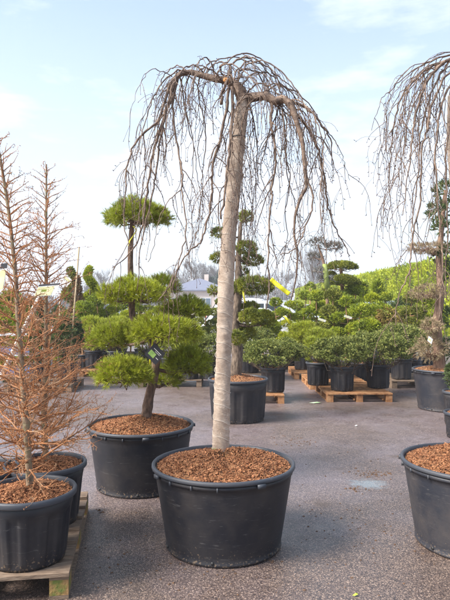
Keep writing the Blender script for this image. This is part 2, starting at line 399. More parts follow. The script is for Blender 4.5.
def pot_fluted(Rt=.264, Rb=.2, H=.38, mat_=None, nf=14):
    b = MB(); th = .01
    zc = H*.76
    prof = [(0, .004), (Rb-.01, .004), (Rb, 0), (Rb+.002, .015)]
    for k in range(1, 15):
        f = k/15; prof.append((Rb+.002+(Rt-.035-Rb)*f, .015+(zc-.015)*f))
    i0, i1 = 4, 17
    prof += [(Rt-.026, zc+.004), (Rt-.024, zc+.012), (Rt-.016, H-.035), (Rt-.016-th, H-.03), (Rt-.048, H-.06), (Rt-.07, H-.12), (0, H-.12)]
    s = H/.38
    def fn(r, z, t, i):
        if i0 <= i <= i1:
            q = math.cos(nf*t)
            r += .006*s*(1 if q > .15 else (-.6 if q < -.15 else q*4))
        return r
    b.lathe(prof, nf*12, fn=fn)
    r = MB()
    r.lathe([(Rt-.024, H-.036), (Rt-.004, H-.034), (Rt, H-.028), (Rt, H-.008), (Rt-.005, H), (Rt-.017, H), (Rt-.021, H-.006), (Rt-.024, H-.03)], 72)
    return [('body', b.mesh('body', mat_)), ('rim', r.mesh('rim', M_RIMP))]
def soil_mesh(Rs, z0, mound, seed, chips):
    r_ = np.random.default_rng(seed); b = MB(); n, m = 64, 22
    V = [(0, 0, z0+mound)]; 
    for i in range(1, m+1):
        f = i/m
        for j in range(n):
            t = 2*math.pi*j/n
            z = z0+mound*(1-f**2)*(1+.3*math.sin(2*t+seed))+r_.normal()*.004
            V.append((Rs*f*math.cos(t), Rs*f*math.sin(t), z))
    Fc = [(0, 1+j, 1+(j+1) % n) for j in range(n)]
    Fc += [(1+(i-1)*n+j, 1+i*n+j, 1+i*n+(j+1) % n, 1+(i-1)*n+(j+1) % n) for i in range(1, m) for j in range(n)]
    b.add(V, Fc)
    sm = b.mesh('soil', M_SOIL)
    c = MB(); c.smooth = False
    if chips:
        k = chips; f = np.sqrt(r_.uniform(0, 1, k)); t = r_.uniform(0, 2*np.pi, k)
        z = z0+mound*(1-f**2)*(1+.3*np.sin(2*t+seed))+r_.uniform(-.002, .010, k)
        C = np.stack([Rs*.985*f*np.cos(t), Rs*.985*f*np.sin(t), z], 1)
        ln = r_.uniform(.0025, .0088, k)*(1+(r_.uniform(0, 1, k) > .93)*.9); wd = ln*r_.uniform(.25, .6, k)
        u = r_.normal(size=(k, 3)); u[:, 2] *= .45; u /= np.linalg.norm(u, axis=1, keepdims=True)
        v = np.cross(u, r_.normal(size=(k, 3))*.4+np.array([0, 0, 1.])); v /= np.linalg.norm(v, axis=1, keepdims=True)
        w_ = np.cross(u, v)*(wd*.35)[:, None]
        u = u*ln[:, None]; v = v*wd[:, None]
        A, B_, C_, D = C-u-v*.6, C+u-v, C+u*.8+v, C-u+v
        T = np.stack([A, B_, C_+w_, A, C_+w_, D, A+w_*0, D, C-w_*2], 1).reshape(-1, 3, 3)
        c.tris(T)
    return sm, (c.mesh('bark_chips', M_CHIP) if chips else None)
def pot(loc, kind, Rt, Rb, H, label, seed=1, chips=0, mound=.03, m=None, rz=0, group='plant pots in the yard', soil_drop=.03):
    m = m or M_POT
    t = thing('plant_pot', label, 'plant pot', loc, rz, group)
    for nm, me in (pot_big(Rt, Rb, H, m) if kind == 'big' else pot_fluted(Rt, Rb, H, m)):
        o = bpy.data.objects.new(nm, me); COL.objects.link(o); o.parent = t
    s, c = soil_mesh(Rt-(.022 if kind == 'big' else .027), H-soil_drop, mound, seed, chips)
    o = bpy.data.objects.new('soil', s); COL.objects.link(o); o.parent = t
    if c:
        q = bpy.data.objects.new('bark_chips', c); COL.objects.link(q); q.parent = o
    return t

pot((P(223.5, 3.73), 3.73, 0), 'big', .461, .372, .53, 'large smooth black tub in the centre holding the weeping tree with the wrapped trunk', 1, 26000, .08, group='large black tubs')
pot((P(141, 4.93), 4.93, 0), 'big', .458, .372, .53, 'large smooth black tub holding the cloud pruned pine, behind left of the central tub', 2, 16000, .07, rz=1.3, group='large black tubs')
pot((P(474, 3.74), 3.74, 0), 'big', .463, .372, .54, 'large scuffed grey black tub cut off by the right edge of the photo', 3, 20000, .08, rz=2.2, m=M_POTG, group='large black tubs')
pot((P(443, 8.55), 8.55, 0), 'big', .45, .36, .60, 'tall scuffed grey tub holding the tree with dry brown layered pads', 4, 2500, .05, rz=.4, m=M_POTG, group='large black tubs')
pot((P(238, 7.7), 7.75, 0), 'fluted', .41, .345, .56, 'black fluted tub behind the wrapped trunk holding the tall niwaki pine', 5, 3500, .06, group='large black tubs')
pot((P(29, 3.2), 3.2, .144), 'fluted', .264, .20, .38, 'black fluted pot on the near pallet holding the front bare larch', 6, 9000, .03, group='fluted pots of bare larches')
pot((P(45, 3.72), 3.74, .144), 'fluted', .264, .20, .38, 'black fluted pot on the near pallet holding the rear bare larch', 7, 7000, .03, rz=.2, group='fluted pots of bare larches')
pot((P(-24, 3.60), 3.60, .144), 'fluted', .264, .20, .38, 'black fluted pot whose rim just shows at the left edge, on the near pallet', 8, 2500, .03, rz=.5, group='fluted pots of bare larches')

# ------------------------------------------------------------------ pallets
def pallet(loc, rz, label, w_=1.0, d_=1.2, m=None, mb=None):
    m = m or M_PALN; mb = mb or m
    t = thing('wooden_pallet', label, 'pallet', loc, rz, 'wooden pallets')
    # local x: width, y: depth; deck boards run along x
    bw = .1; n = 7; r_ = random.Random(int(loc[0]*77+loc[1]*13))
    for i in range(n):
        y = -d_/2+bw/2+i*(d_-bw)/(n-1)
        b = MB(); b.smooth = False; b.box((r_.uniform(-.004, .004), y, .133), (w_, bw*(1.25 if i in (0, n-1) else 1), .020), r_.uniform(-.006, .006)); b.build('deck_board', m, t)
    for x in (-w_/2+.05, 0, w_/2-.05):
        b = MB(); b.smooth = False; b.box((x, 0, .112), (.1, d_-.002, .020)); b.build('stringer', m, t)
        b = MB(); b.smooth = False; b.box((x, 0, .0105), (.1, d_-.004, .019)); b.build('bottom_board', m, t)
        for y in (-d_/2+.07, 0, d_/2-.07):
            b = MB(); b.smooth = False; b.box((x, y, .061), (.098, .138, .080)); b.build('block', mb, t)
    return t
c0 = np.array([-.845, 3.0]); ang = R(10)
def corner_pallet(frx, fry, rz, *a, w_=1.0, d_=1.2, **k):
    cx = frx-w_/2*math.cos(rz)-d_/2*math.sin(rz); cy = fry-w_/2*math.sin(rz)+d_/2*math.cos(rz)
    return pallet((cx, cy, 0), rz, *a, w_=w_, d_=d_, **k)
corner_pallet(-.825, 3.02, R(9), 'weathered grey wooden pallet with a mossy corner block under the bare larches', w_=1.0, d_=1.3, m=M_PALL, mb=M_BLOCK)
corner_pallet(2.67, 9.1, 0, 'orange wooden pallet under the two nearest dwarf spruces on the right', w_=1.04, d_=1.2)
corner_pallet(2.60, 10.45, 0, 'second pallet of the right hand row, directly behind the nearest orange one', w_=1.04, d_=1.2)
corner_pallet(2.55, 11.9, 0, 'third pallet of the right hand row, under the fresh green pine', w_=1.10, d_=1.2)
corner_pallet(.93, 8.95, 0, 'orange wooden pallet under the spruce behind the niwaki tub', w_=1.0, d_=1.0)
corner_pallet(1.02, 11.3, 0, 'wooden pallet deeper in the aisle behind the spruce pallet', w_=1.0, d_=1.2, m=M_PALL)
corner_pallet(-.44, 10.75, 0, 'grey brown pallet beyond the cloud pruned pine, right of its trunk', w_=1.2, d_=.9, m=M_PALL)
corner_pallet(-2.05, 12.3, 0, 'orange wooden pallet under the two black pots left of the cloud pruned pine', w_=1.1, d_=1.2)
corner_pallet(-2.72, 10.1, 0, 'weathered pallet behind the bare larches under the dark conifer', w_=1.2, d_=.9, m=M_PALL)
corner_pallet(4.3, 10.6, 0, 'pallet in the shade behind the right hand spruces', w_=1.2, d_=1.2, m=M_PALL)

# ------------------------------------------------------------------ foliage
def tufts(mb, c, rad, n, per, ln, wd, r_, up=.5, flat=.4, lump=.12, fill=.55, spread=.7, minz=-1.0):
    """needle tufts over an ellipsoid with a flattened underside"""
    c = np.asarray(c, float); rad = np.asarray(rad, float)
    d_ = r_.normal(size=(n*2, 3)); d_ /= np.linalg.norm(d_, axis=1, keepdims=True)
    keep = (d_[:, 2] > minz) & ((d_[:, 2] > -.25) | (r_.uniform(0, 1, n*2) < .55)); d_ = d_[keep][:n]; n = len(d_)
    ph = r_.uniform(0, 6.28, 6)
    l = 1+lump*(np.sin(4*d_[:, 0]+ph[0])*np.sin(3*d_[:, 1]+ph[1])+np.sin(9*d_[:, 0]+ph[2]+4*d_[:, 2])*np.cos(8*d_[:, 1]+ph[3])*.8)
    k = np.where(r_.uniform(0, 1, n) < .8, r_.uniform(.82, 1.0, n), r_.uniform(fill, .85, n))*l
    p = d_*rad*k[:, None]; p[:, 2] = np.where(p[:, 2] < 0, p[:, 2]*flat, p[:, 2]); p += c
    ax = d_/rad*rad.min()+np.array([0, 0, up])+r_.normal(size=(n, 3))*.3; ax /= np.linalg.norm(ax, axis=1, keepdims=True)
    P0 = np.repeat(p, per, 0); AX = np.repeat(ax, per, 0)
    nd = AX+r_.normal(size=AX.shape)*spread*.6; nd /= np.linalg.norm(nd, axis=1, keepdims=True)
    P0 = P0+AX*(r_.uniform(0, ln*.8, len(P0)))[:, None]
    L_ = ln*r_.uniform(.65, 1.15, len(P0))
    sd_ = np.cross(nd, r_.normal(size=nd.shape)); sd_ /= (np.linalg.norm(sd_, axis=1, keepdims=True)+1e-9)
    V = np.stack([P0-sd_*wd/2, P0+sd_*wd/2, P0+nd*L_[:, None]], 1)
    mb.tris(V)
def twig_mess(mb, c, rad, n, r_, rr=.004, from_=None):
    """bare branching under a pad"""
    c = np.asarray(c, float); o = np.asarray(from_ if from_ is not None else c-np.array([0, 0, rad[2]*.5]), float)
    for _ in range(n):
        d_ = r_.normal(size=3); d_ /= np.linalg.norm(d_); d_[2] = abs(d_[2])*.5-.15
        e = c+d_*np.asarray(rad)*.85
        m_ = (o+e)/2+r_.normal(size=3)*rad[0]*.08-np.array([0, 0, rad[2]*.15])
        mb.tube([o, m_, e], [rr*1.6, rr, rr*.4], 4, cap=False)

def cloud_tree(name, label, cat, base, trunk, pads, leafm, barkm, seed, Y, tuft=dict(), group=None, padpart='foliage_pad', twigs=10, rpx=None, trunk_n=8):
    """trunk: [(px,py,dy,radius m)], pads: [(px,py,rx_px,ry_px,dy)] measured against depth Y"""
    r_ = np.random.default_rng(seed)
    t = thing(name, label, cat, base, 0, group); B = np.array(base)
    tp = np.array([at(a, b_, Y+dy)-B for a, b_, dy, q in trunk]); tr = np.array([q for *_, q in trunk])
    # smooth
    s = np.linspace(0, len(tp)-1, (len(tp)-1)*5+1); i = np.arange(len(tp))
    sp = np.stack([np.interp(s, i, tp[:, k]) for k in range(3)], 1); 
    for _ in range(3): sp[1:-1] = (sp[:-2]+sp[1:-1]*2+sp[2:])/4
    sr = np.interp(s, i, tr)*(1+r_.normal(size=len(s))*.04)
    b = MB(); b.tube(sp, sr, trunk_n)
    bt = b.build('trunk', barkm, t)
    g = dict(n=420, per=12, ln=.06, wd=.004, up=.5, flat=.35); g.update(tuft)
    for (px, py, rx, ry, dy) in pads:
        Yp = Y+dy; c = at(px, py, Yp)-B; sx, sz = rx/F*Yp, ry/F*Yp
        nl = g['ln']*.55; sx = max(sx-nl*.8, sx*.6); hemi = 'minz' in g; sz2 = max(sz*(1.55 if hemi else 1.30)-nl, sz*.6); rad = (sx, max(sx*.75, sz*.8), sz2)
        c = c-np.array([0, 0, sz*(.5 if hemi else .35)])
        area = (sx*sx+sx*sz*2)/(.25*.25+.25*.1*2); n = int(g['n']*area)
        m_ = leafm(px, py) if callable(leafm) else leafm
        fb = MB(); gg = {k: v for k, v in g.items() if k != 'n'}
        tufts(fb, c, rad, max(30, n), gg['per'], gg['ln'], gg['wd'], r_, gg['up'], gg['flat'], **{k: v for k, v in gg.items() if k in ('lump', 'fill', 'spread', 'minz')})
        fo = fb.build(padpart, m_, t)
        # limb from nearest trunk point below
        dd = np.linalg.norm((sp-c)*np.array([1, 1, 1.5])+np.array([0, 0, -.0]), axis=1)+np.where(sp[:, 2] > c[2]+sz*.3, 2, 0)
        k = int(dd.argmin()); o = sp[k]
        lb = MB(); e = c-np.array([0, 0, sz*.35])
        mid = (o+e)/2+np.array([0, 0, -.02]) 
        if np.linalg.norm(e-o) > .05: lb.tube([o, mid, e], [sr[k]*.55, sr[k]*.42, sr[k]*.3], 6)
        if twigs: twig_mess(lb, c, rad, twigs, r_, max(.0025, sx*.018), e)
        if lb.n: lb.build('limb', barkm, t)
    return t

# the cloud pruned pine (near, left)
def near_leaf(px, py):
    return M_PINEB if (px, py) in ((163, 328), (123, 371), (134, 291)) else M_PINE
Yb = 4.94
cloud_tree('pine_tree', 'cloud pruned pine with flat top pad and needle cushions, in the tub behind left', 'tree',
    (P(147, Yb), Yb, .53),
    [(146, 420, .05, .050), (149, 397, .05, .042), (154, 377, .03, .040), (157, 357, .0, .037), (153, 342, .05, .036), (141, 330, .12, .032), (132, 318, .18, .030), (131, 290, .18, .028), (130, 255, .15, .025), (132, 222, .15, .022), (133, 212, .15, .014)],
    [(137, 213, 33, 11.5, .15), (134, 291, 36, 11, .1), (163, 284, 15, 9, .45), (116, 335, 24, 12, .35), (163, 328, 33, 12, -.12), (184, 308, 26, 9, .5),
     (123, 371, 28, 13, -.2), (188, 361, 22, 13, .15), (166, 376, 15, 9, .25)],
    near_leaf, M_BARKP, 21, Yb, dict(n=1250, per=13, ln=.048, wd=.0042, up=.35, flat=.65, lump=.24, minz=-.5001), twigs=22)

# middle niwaki (behind the wrapped trunk)
Ym = 7.75
cloud_tree('niwaki_pine', 'tall niwaki pine with small rounded pads in the fluted tub behind the wrapped trunk', 'tree', (P(236, Ym), Ym, .55),
    [(235, 378, 0, .085), (238, 352, 0, .075), (234, 325, 0, .065), (239, 292, 0, .055), (238, 260, 0, .04), (241, 222, 0, .022)],
    [(246, 216, 7.5, 6, 0), (219, 232, 8, 5, 0), (246, 247, 11, 6.5, -.1), (252, 259, 11, 6, .1), (218, 257, 8, 5, 0), (243, 271, 6, 5, .1), (253, 285, 21, 9, -.1),
     (249, 306, 10, 5, .1), (250, 316, 11, 7.5, -.15), (266, 318, 10, 8, 0), (247, 331, 9, 6, .1), (237, 337, 9, 7, -.25), (213, 290, 5, 5, 0)],
    M_NIWA, M_BARK, 33, Ym, dict(n=1100, per=10, ln=.038, wd=.007, up=.4, flat=.5, lump=.14), twigs=6)

# right layered tree with dry pads
Yr = 8.55
tR = cloud_tree('layered_tree', 'layered tree with dry brown twig pads and green upper foliage in the tall grey tub', 'tree', (P(441, Yr), Yr, .58),
    [(440, 372, 0, .10), (438, 350, 0, .085), (436, 325, 0, .075), (441, 295, 0, .06), (439, 262, 0, .05), (442, 225, 0, .04), (446, 190, 0, .03)],
    [(428, 247, 19, 5, 0), (427, 291, 17, 7, -.1), (431, 325, 12, 7, -.2), (432, 346, 18, 13, -.1)],
    M_BRPAD, M_BARKR, 44, Yr, dict(n=520, per=6, ln=.045, wd=.006, up=.1, flat=.6, lump=.3), twigs=50)
rr_ = np.random.default_rng(9)
for (px, py, rx, ry) in ((447, 192, 12, 9), (441, 212, 12, 8), (449, 228, 14, 9), (447, 255, 12, 8), (455, 275, 14, 12), (452, 318, 10, 9), (450, 350, 9, 10)):
    fb = MB(); tufts(fb, at(px, py, Yr)-np.array(tR.location), (rx/F*Yr, .2, ry/F*Yr), 110, 7, .07, .02, rr_, .4, .8, lump=.25)
    fb.build('foliage_pad', M_DARKG, tR)

# ------------------------------------------------------------------ dwarf spruces etc: potted globes
def small_pot_mesh(Rt=.22, H=.40):
    return pot_fluted(Rt, Rt*.8, H, M_POT, 12)
SP = small_pot_mesh()
SS, _ = soil_mesh(.193, .37, .02, 12, 0)
def small_pot(loc, label, sc=1.0, group='black pots in the rows', rz=0):
    t = thing('plant_pot', label, 'plant pot', loc, rz, group); t.scale = (sc, sc, sc)
    for nm, me in SP+[('soil', SS)]:
        o = bpy.data.objects.new(nm, me); COL.objects.link(o); o.parent = t
    return t
def globe_proto(name, cat, leafm, seed, rad=(.48, .46, .33), n=1500, per=9, ln=.045, wd=.011, up=.25, flat=.75, lump=.12, sub=14, h=.18, twm=None):
    """bushy shrub: several overlapping cushions around a short stem, origin at its foot"""
    r_ = np.random.default_rng(seed)
    t = thing(name, 'x', cat, (0, 0, 0))
    b = MB(); twig_mess(b, (0, 0, h+rad[2]*.5), rad, 40, r_, .006, (0, 0, 0)); b.tube([(0, 0, -.04), (0, 0, h+.1)], [.025, .015], 6); b.build('trunk', twm or M_BARK, t)
    f = MB()
    tufts(f, (0, 0, h+rad[2]*.55), np.array(rad)*(.62 if sub > 20 else .82), int(n*(.15 if sub > 20 else .4)), per, ln, wd, r_, up, flat, lump=lump)
    for k in range(sub):
        a = r_.uniform(0, 6.28); e = r_.uniform(-.15, 1.2)
        q = np.array([math.cos(a)*math.cos(e), math.sin(a)*math.cos(e), math.sin(e)*(1 if e > 0 else .6)])*np.array(rad)*(r_.uniform(.72, .98) if sub > 20 else .78)+np.array([0, 0, h+rad[2]*.55])
        s_ = r_.uniform(.2, .36)*rad[0]*(.50 if sub > 20 else 1)
        tufts(f, q, (s_, s_, s_*(.48 if sub > 20 else .55)), int(n*.6/sub*(1.9 if sub > 20 else 1.2)), per, ln, wd, r_, up, .6, lump=.15)
    f.build('crown', leafm, t)
    return t
used = {}
def place(proto, loc, label, sc=1.0, rz=0, group=None):
    if proto.name not in used:
        used[proto.name] = 1; t = proto; t.location = tuple(loc); t.rotation_euler = (0, 0, rz); t.scale = (sc,)*3 if not isinstance(sc, tuple) else sc
        t['label'] = label
        if group: t['group'] = group
        return t
    return dup(proto, loc, rz, label, group, sc)
sprA = globe_proto('dwarf_spruce', 'shrub', M_SPRUCE, 51, rad=(.50, .47, .38), n=4000, sub=95, ln=.032, wd=.010, h=.06, up=0, lump=.22, flat=.6)
sprB = globe_proto('dwarf_spruce', 'shrub', M_SPRUCE, 52, rad=(.53, .49, .36), n=4000, sub=95, ln=.032, wd=.010, h=.05, up=0, lump=.22, flat=.6)
G1 = 'dwarf spruces in black pots'
zp = .144; zt = zp+.32
rows = [ # proto, px, Y, z, potlabel, plantlabel, scale
 (sprA, 342, 9.45, 'black pot at the front left of the near right pallet', 'dwarf spruce globe nearest the camera on the right orange pallet', 1.0, 0),
 (sprB, 378, 9.75, 'black pot at the right end of the near right pallet', 'wide dwarf spruce at the right end of the orange pallet', 1.08, 1),
 (sprA, 401, 10.9, 'black pot in shade on the pallet behind the right hand spruces', 'dwarf spruce further back, just left of the tall grey tub', 1.1, 2),
 (sprB, 273, 9.3, 'black pot on the middle pallet behind the niwaki tub', 'dwarf spruce globe right of the niwaki trunk on the middle pallet', 1.0, 3),
 (sprB, 210, 10.95, 'black pot on the grey pallet just left of the wrapped trunk', 'pale flecked dwarf spruce half hidden left of the wrapped trunk', .95, 4),
 (sprA, 250, 11.9, 'black pot on the aisle pallet behind the middle spruce', 'dwarf spruce behind the niwaki pine trunk in the aisle row', 1.0, 5)]
for pr, px, Y, lp, lt, sc, rz in rows:
    small_pot((P(px, Y), Y, zp), lp, 1.0, rz=rz)
    place(pr, (P(px, Y), Y, zt), lt, (sc*1.04, sc*1.04, sc*(.9+.07*(rz % 3))), rz*1.9+.4, G1)
# fresh green pines on the right row
pinG = globe_proto('mountain_pine', 'shrub', M_PINEB, 61, rad=(.34, .34, .34), n=1000, per=10, ln=.085, wd=.010, up=.6, flat=.9, sub=10, h=.15)
pinD = globe_proto('mountain_pine', 'shrub', M_PINE, 62, rad=(.40, .38, .34), n=1100, per=10, ln=.08, wd=.010, up=.6, flat=.9, sub=10, h=.12)
goldP = globe_proto('golden_pine', 'shrub', M_GOLD, 63, rad=(.28, .28, .27), n=900, per=9, ln=.06, wd=.011, up=.6, flat=.8, sub=8, h=.12)
for pr, px, Y, z, lp, lt, sc in [
 (pinG, 303, 12.5, zp, 'black pot at the left edge of the third right hand pallet', 'fresh green mountain pine at the aisle edge of the right row', 1.0),
 (pinD, 322, 11.0, zp, 'black pot on the second right hand pallet beside the aisle', 'darker mountain pine peeking out left of the near spruces', .9),
 (pinD, 318, 10.1, zp, 'black pot at the back left of the near right pallet', 'low mountain pine at the back left of the orange pallet', .72),
 (pinG, 94, 12.75, zp, 'left pot of the pair on the orange pallet beyond the larches', 'dense mid green pine in the left pot beyond the larches', 1.15),
 (pinG, 116, 12.6, zp, 'right pot of the pair on the orange pallet beyond the larches', 'bright green pine behind the left cushions of the cloud pruned pine', 1.15),
 (pinD, 150, 13.2, 0, 'black pot on the asphalt behind the cloud pruned pine', 'mid green pine hidden behind the trunk of the cloud pruned pine', 1.2),
 (pinD, 172, 11.0, zp, 'black pot at the left end of the grey brown pallet', 'green pine on the grey brown pallet behind the cloud pruned pine', 1.0),
 (goldP, 190, 10.9, zp, 'black pot in the middle of the grey brown pallet', 'small golden pine glowing between the cushions and the wrapped trunk', 1.1),
 (goldP, 289, 13.8, 0, 'black pot on the asphalt at the far end of the aisle', 'golden pine at the far end of the aisle under the parked car', 1.1)]:
    small_pot((P(px, Y), Y, z), lp, 1.0 if pr is not goldP else .85)
    place(pr, (P(px, Y), Y, z+(.36 if pr is not goldP else .31)), lt, sc, px*.1, 'potted mountain pines')
# dark conifer behind the larches
con = globe_proto('dark_conifer', 'shrub', M_DARKG, 64, rad=(.27, .27, .55), n=1300, per=8, ln=.06, wd=.014, up=.5, flat=1, sub=12, h=.1)
small_pot((P(68, 10.45), 10.45, zp), 'black pot on the weathered pallet behind the larches', .9)
place(con, (P(68, 10.45), 10.45, zp+.33), 'dark green upright conifer behind the bare larch twigs', 1.0, 0, 'background conifers')
small_pot((P(40, 10.5), 10.5, zp), 'black pot hidden among larch twigs on the weathered pallet', .9)
place(con, (P(40, 10.5), 10.5, zp+.33), 'dark conifer directly behind the rear larch trunk', .85, 1, 'background conifers')
small_pot((P(87, 14.5), 14.5, 0), 'black pot on the asphalt under the green spiral', 1.1)

# pots and box balls at the right edge
ball = globe_proto('box_ball', 'shrub', M_DARKG, 65, rad=(.2, .2, .2), n=700, per=7, ln=.03, wd=.012, up=.2, flat=1, sub=5, h=.08)
pot((P(458, 7.4), 7.4, 0), 'fluted', .20, .16, .44, 'black pot at the right edge with the round green ball', 91, 900, .02, group='black pots in the rows')
place(ball, (P(458, 7.4), 7.4, .42), 'round clipped green ball at the right edge beside the tall grey tub', 1.0)
pot((P(461, 6.7), 6.7, 0), 'fluted', .20, .16, .30, 'low black pot at the right edge in front of the clipped ball', 92, 900, .03, group='black pots in the rows')

# ------------------------------------------------------------------ small cloud topiaries (background rows)
def mini_cloud(name, seed, pads, leafm, H, barkm=M_PBARK, lean=.0, tw=.022):
    """pads: (x, z, r) in metres; origin at foot"""
    r_ = np.random.default_rng(seed)
    t = thing(name, 'x', 'topiary tree', (0, 0, 0))
    b = MB(); zz = np.linspace(-.05, H, 9); xs = lean*zz+.03*np.sin(zz*5+seed); ys = .03*np.cos(zz*4+seed)
    b.tube(np.stack([xs, ys, zz], 1), np.linspace(tw, tw*.45, 9), 6)
    b.build('trunk', barkm, t)
    lb = MB()
    for x, z, r in pads:
        y = r_.uniform(-.15, .15) if abs(x) > .1 else 0
        k = np.interp(z-.08, zz, xs)
        f = MB(); tufts(f, (x, y, z), (r, r*.95, r*.62), int(1100*r*r/.04*.38)+60, 6, .045, .020, r_, .3, .55, lump=.12)
        f.build('foliage_pad', leafm, t)
        lb.tube([(k, np.interp(z-.1, zz, ys), z-.12), (x*.7+k*.3, y*.7, z-.1), (x, y, z)], [tw*.5, tw*.4, tw*.3], 5)
    lb.build('limb', barkm, t)
    return t
cA = mini_cloud('cloud_topiary', 1, [(0, 1.35, .16), (-.2, 1.1, .15), (.2, 1.0, .16), (-.17, .78, .17), (.2, .68, .17), (0, .5, .18)], M_BOX, 1.3)
cB = mini_cloud('cloud_topiary', 2, [(.02, 1.5, .19), (-.24, 1.22, .17), (.24, 1.15, .18), (-.05, .95, .19), (.26, .75, .2), (-.25, .7, .2)], M_OLIVE, 1.45)
cC = mini_cloud('cloud_topiary', 3, [(0, 1.1, .2), (-.22, .82, .2), (.22, .78, .2), (0, .55, .22)], M_BOX, 1.05)
cG = mini_cloud('cloud_topiary', 4, [(0, 1.45, .15), (-.18, 1.2, .16), (.17, 1.05, .16), (-.15, .85, .18), (.18, .72, .18)], M_GOLD, 1.4)
GT = 'small cloud topiaries in the background rows'
tops = [ # proto, px, Y, scale, label
 (cA, 316, 13.4, 1.1, 'small cloud topiary nearest the aisle, above the fresh green pine'),
 (cB, 333, 12.9, 1.0, 'olive green cloud topiary with stacked pads left of the tall niwaki foot'),
 (cA, 347, 12.2, 1.0, 'bright cloud topiary rising just behind the near dwarf spruce'),
 (cC, 361, 11.6, 1.05, 'low cloud topiary with three broad tiers behind the spruce pair'),
 (cG, 326, 14.6, 1.05, 'yellow green cloud topiary second row behind the aisle topiary'),
 (cC, 340, 14.2, 1.3, 'darker broad tiered topiary below the flat topped niwaki'),
 (cA, 354, 14.8, 1.25, 'tall thin cloud topiary right of the flat topped niwaki'),
 (cB, 412, 12.4, .95, 'olive cloud topiary just left of the dry layered tree'),
 (cC, 400, 13.0, 1.0, 'low dark tiered topiary behind the reddish weeping shrub'),
 (cA, 305, 16.5, 1.15, 'far cloud topiary beside the parked cars at the left end of the row'),
 (cA, 276, 14.8, 1.0, 'slim cloud topiary in front of the silver car'),
 (cC, 262, 13.2, .95, 'low topiary with flat tiers left of the yellow ribbon'),
 (cG, 290, 16.0, .9, 'yellow green topiary in front of the parked car bonnet'),
 (cG, 252, 14.4, .8, 'yellow green topiary behind the niwaki trunk'),
 (cG, 372, 13.2, 1.0, 'bright yellow green topiary beside the brown stemmed standards'),
 (cC, 97, 14.0, 1.25, 'broad green topiary just under the green spiral beyond the larches'),
 (cA, 103, 15.8, 1.12, 'tall layered topiary between the green spiral and the white house'),
 (cG, 130, 14.2, 1.0, 'yellow green topiary behind the upper trunk of the cloud pruned pine'),
 (cB, 142, 15.2, .95, 'olive topiary between the cloud pruned pine and the bungalow'),
 (cA, 158, 14.6, .85, 'short topiary right behind the cloud pruned pine cushions'),
 (cC, 84, 13.6, 1.1, 'low green topiary at the foot of the leaning bamboo stake'),
 (cG, 109, 14.8, .98, 'bright topiary with layered pads right of the green spiral'),
 (cC, 120, 15.5, 1.15, 'topiary in front of the small white house'),
 (cB, 205, 12.5, .75, 'olive topiary just left of the wrapped trunk beyond the pallet'),
 (cC, 427, 13.5, 1.2, 'dark green tiered topiary behind the dry layered tree'),
 (cA, 385, 15.0, 1.1, 'cloud topiary in the last row before the hedge, right of the blue grey standard'),
 (cB, 222, 14.5, .9, 'olive topiary hidden behind the wrapped trunk'),
 (cC, 180, 13.8, 1.1, 'mid green topiary beyond the golden pine')]
for pr, px, Y, sc, lab in tops:
    place(pr, (P(px, Y), Y, .26), lab, sc, px*.37, GT)
    small_pot((P(px, Y), Y, 0), ' '.join(('black pot of the '+lab).split()[:16]), .95, rz=px, group='black pots in the rows')

# tall niwaki with flat dark pads (right background)
Yn = 15.0
small_pot((P(342, Yn), Yn, 0), 'black pot of the tall flat topped niwaki', 1.5)
cloud_tree('niwaki_pine', 'tall niwaki pine with two flat dark umbrella pads rising before the hedge', 'tree', (P(342, Yn), Yn, .4),
    [(342, 350, 0, .07), (341, 320, 0, .06), (343, 300, 0, .055), (342, 285, 0, .05), (341, 268, 0, .04)],
    [(341.5, 266, 16, 5, 0), (344, 281, 17, 6, -.2), (351, 293, 8, 4, .2), (330, 294, 13, 6, -.3), (331, 274, 6, 2.5, .3), (347, 303, 10, 5, -.3)],
    M_NIWA, M_BARKR, 71, Yn, dict(n=700, per=7, ln=.045, wd=.016, up=.3, flat=.2, lump=.06, minz=-.15), twigs=5)
Yj = 14.0
tj = cloud_tree('sparse_juniper', 'sparse bluish brown juniper with a green wrapped stem beside the flat topped niwaki', 'tree', (P(327, Yj), Yj, .3),
    [(330, 352, 0, .05), (328, 320, 0, .045), (327, 290, 0, .04), (324, 262, 0, .038), (318, 245, 0, .02)],
    [(317, 242, 9, 4.5, 0), (333, 246, 10, 4, 0), (315, 256, 8, 3, .1), (320, 270, 6, 3, 0), (325, 279, 9, 3, .1)],
    M_BLPAD, M_BARKR, 72, Yj, dict(n=200, per=5, ln=.09, wd=.014, up=.4, flat=.5, lump=.25), twigs=14)
b = MB(); b.tube([at(327.5, 289, Yj-.01)-np.array(tj.location), at(326, 276, Yj-.01)-np.array(tj.location), at(324.5, 264, Yj-.01)-np.array(tj.location)], [.062, .064, .055], 8); b.build('stem_wrap', mat('faded_green_wrap', [(.20, .25, .06), (.28, .32, .08)], 30, .8), tj)
small_pot((P(329, Yj), Yj, 0), 'black pot of the sparse bluish brown juniper', 1.2)

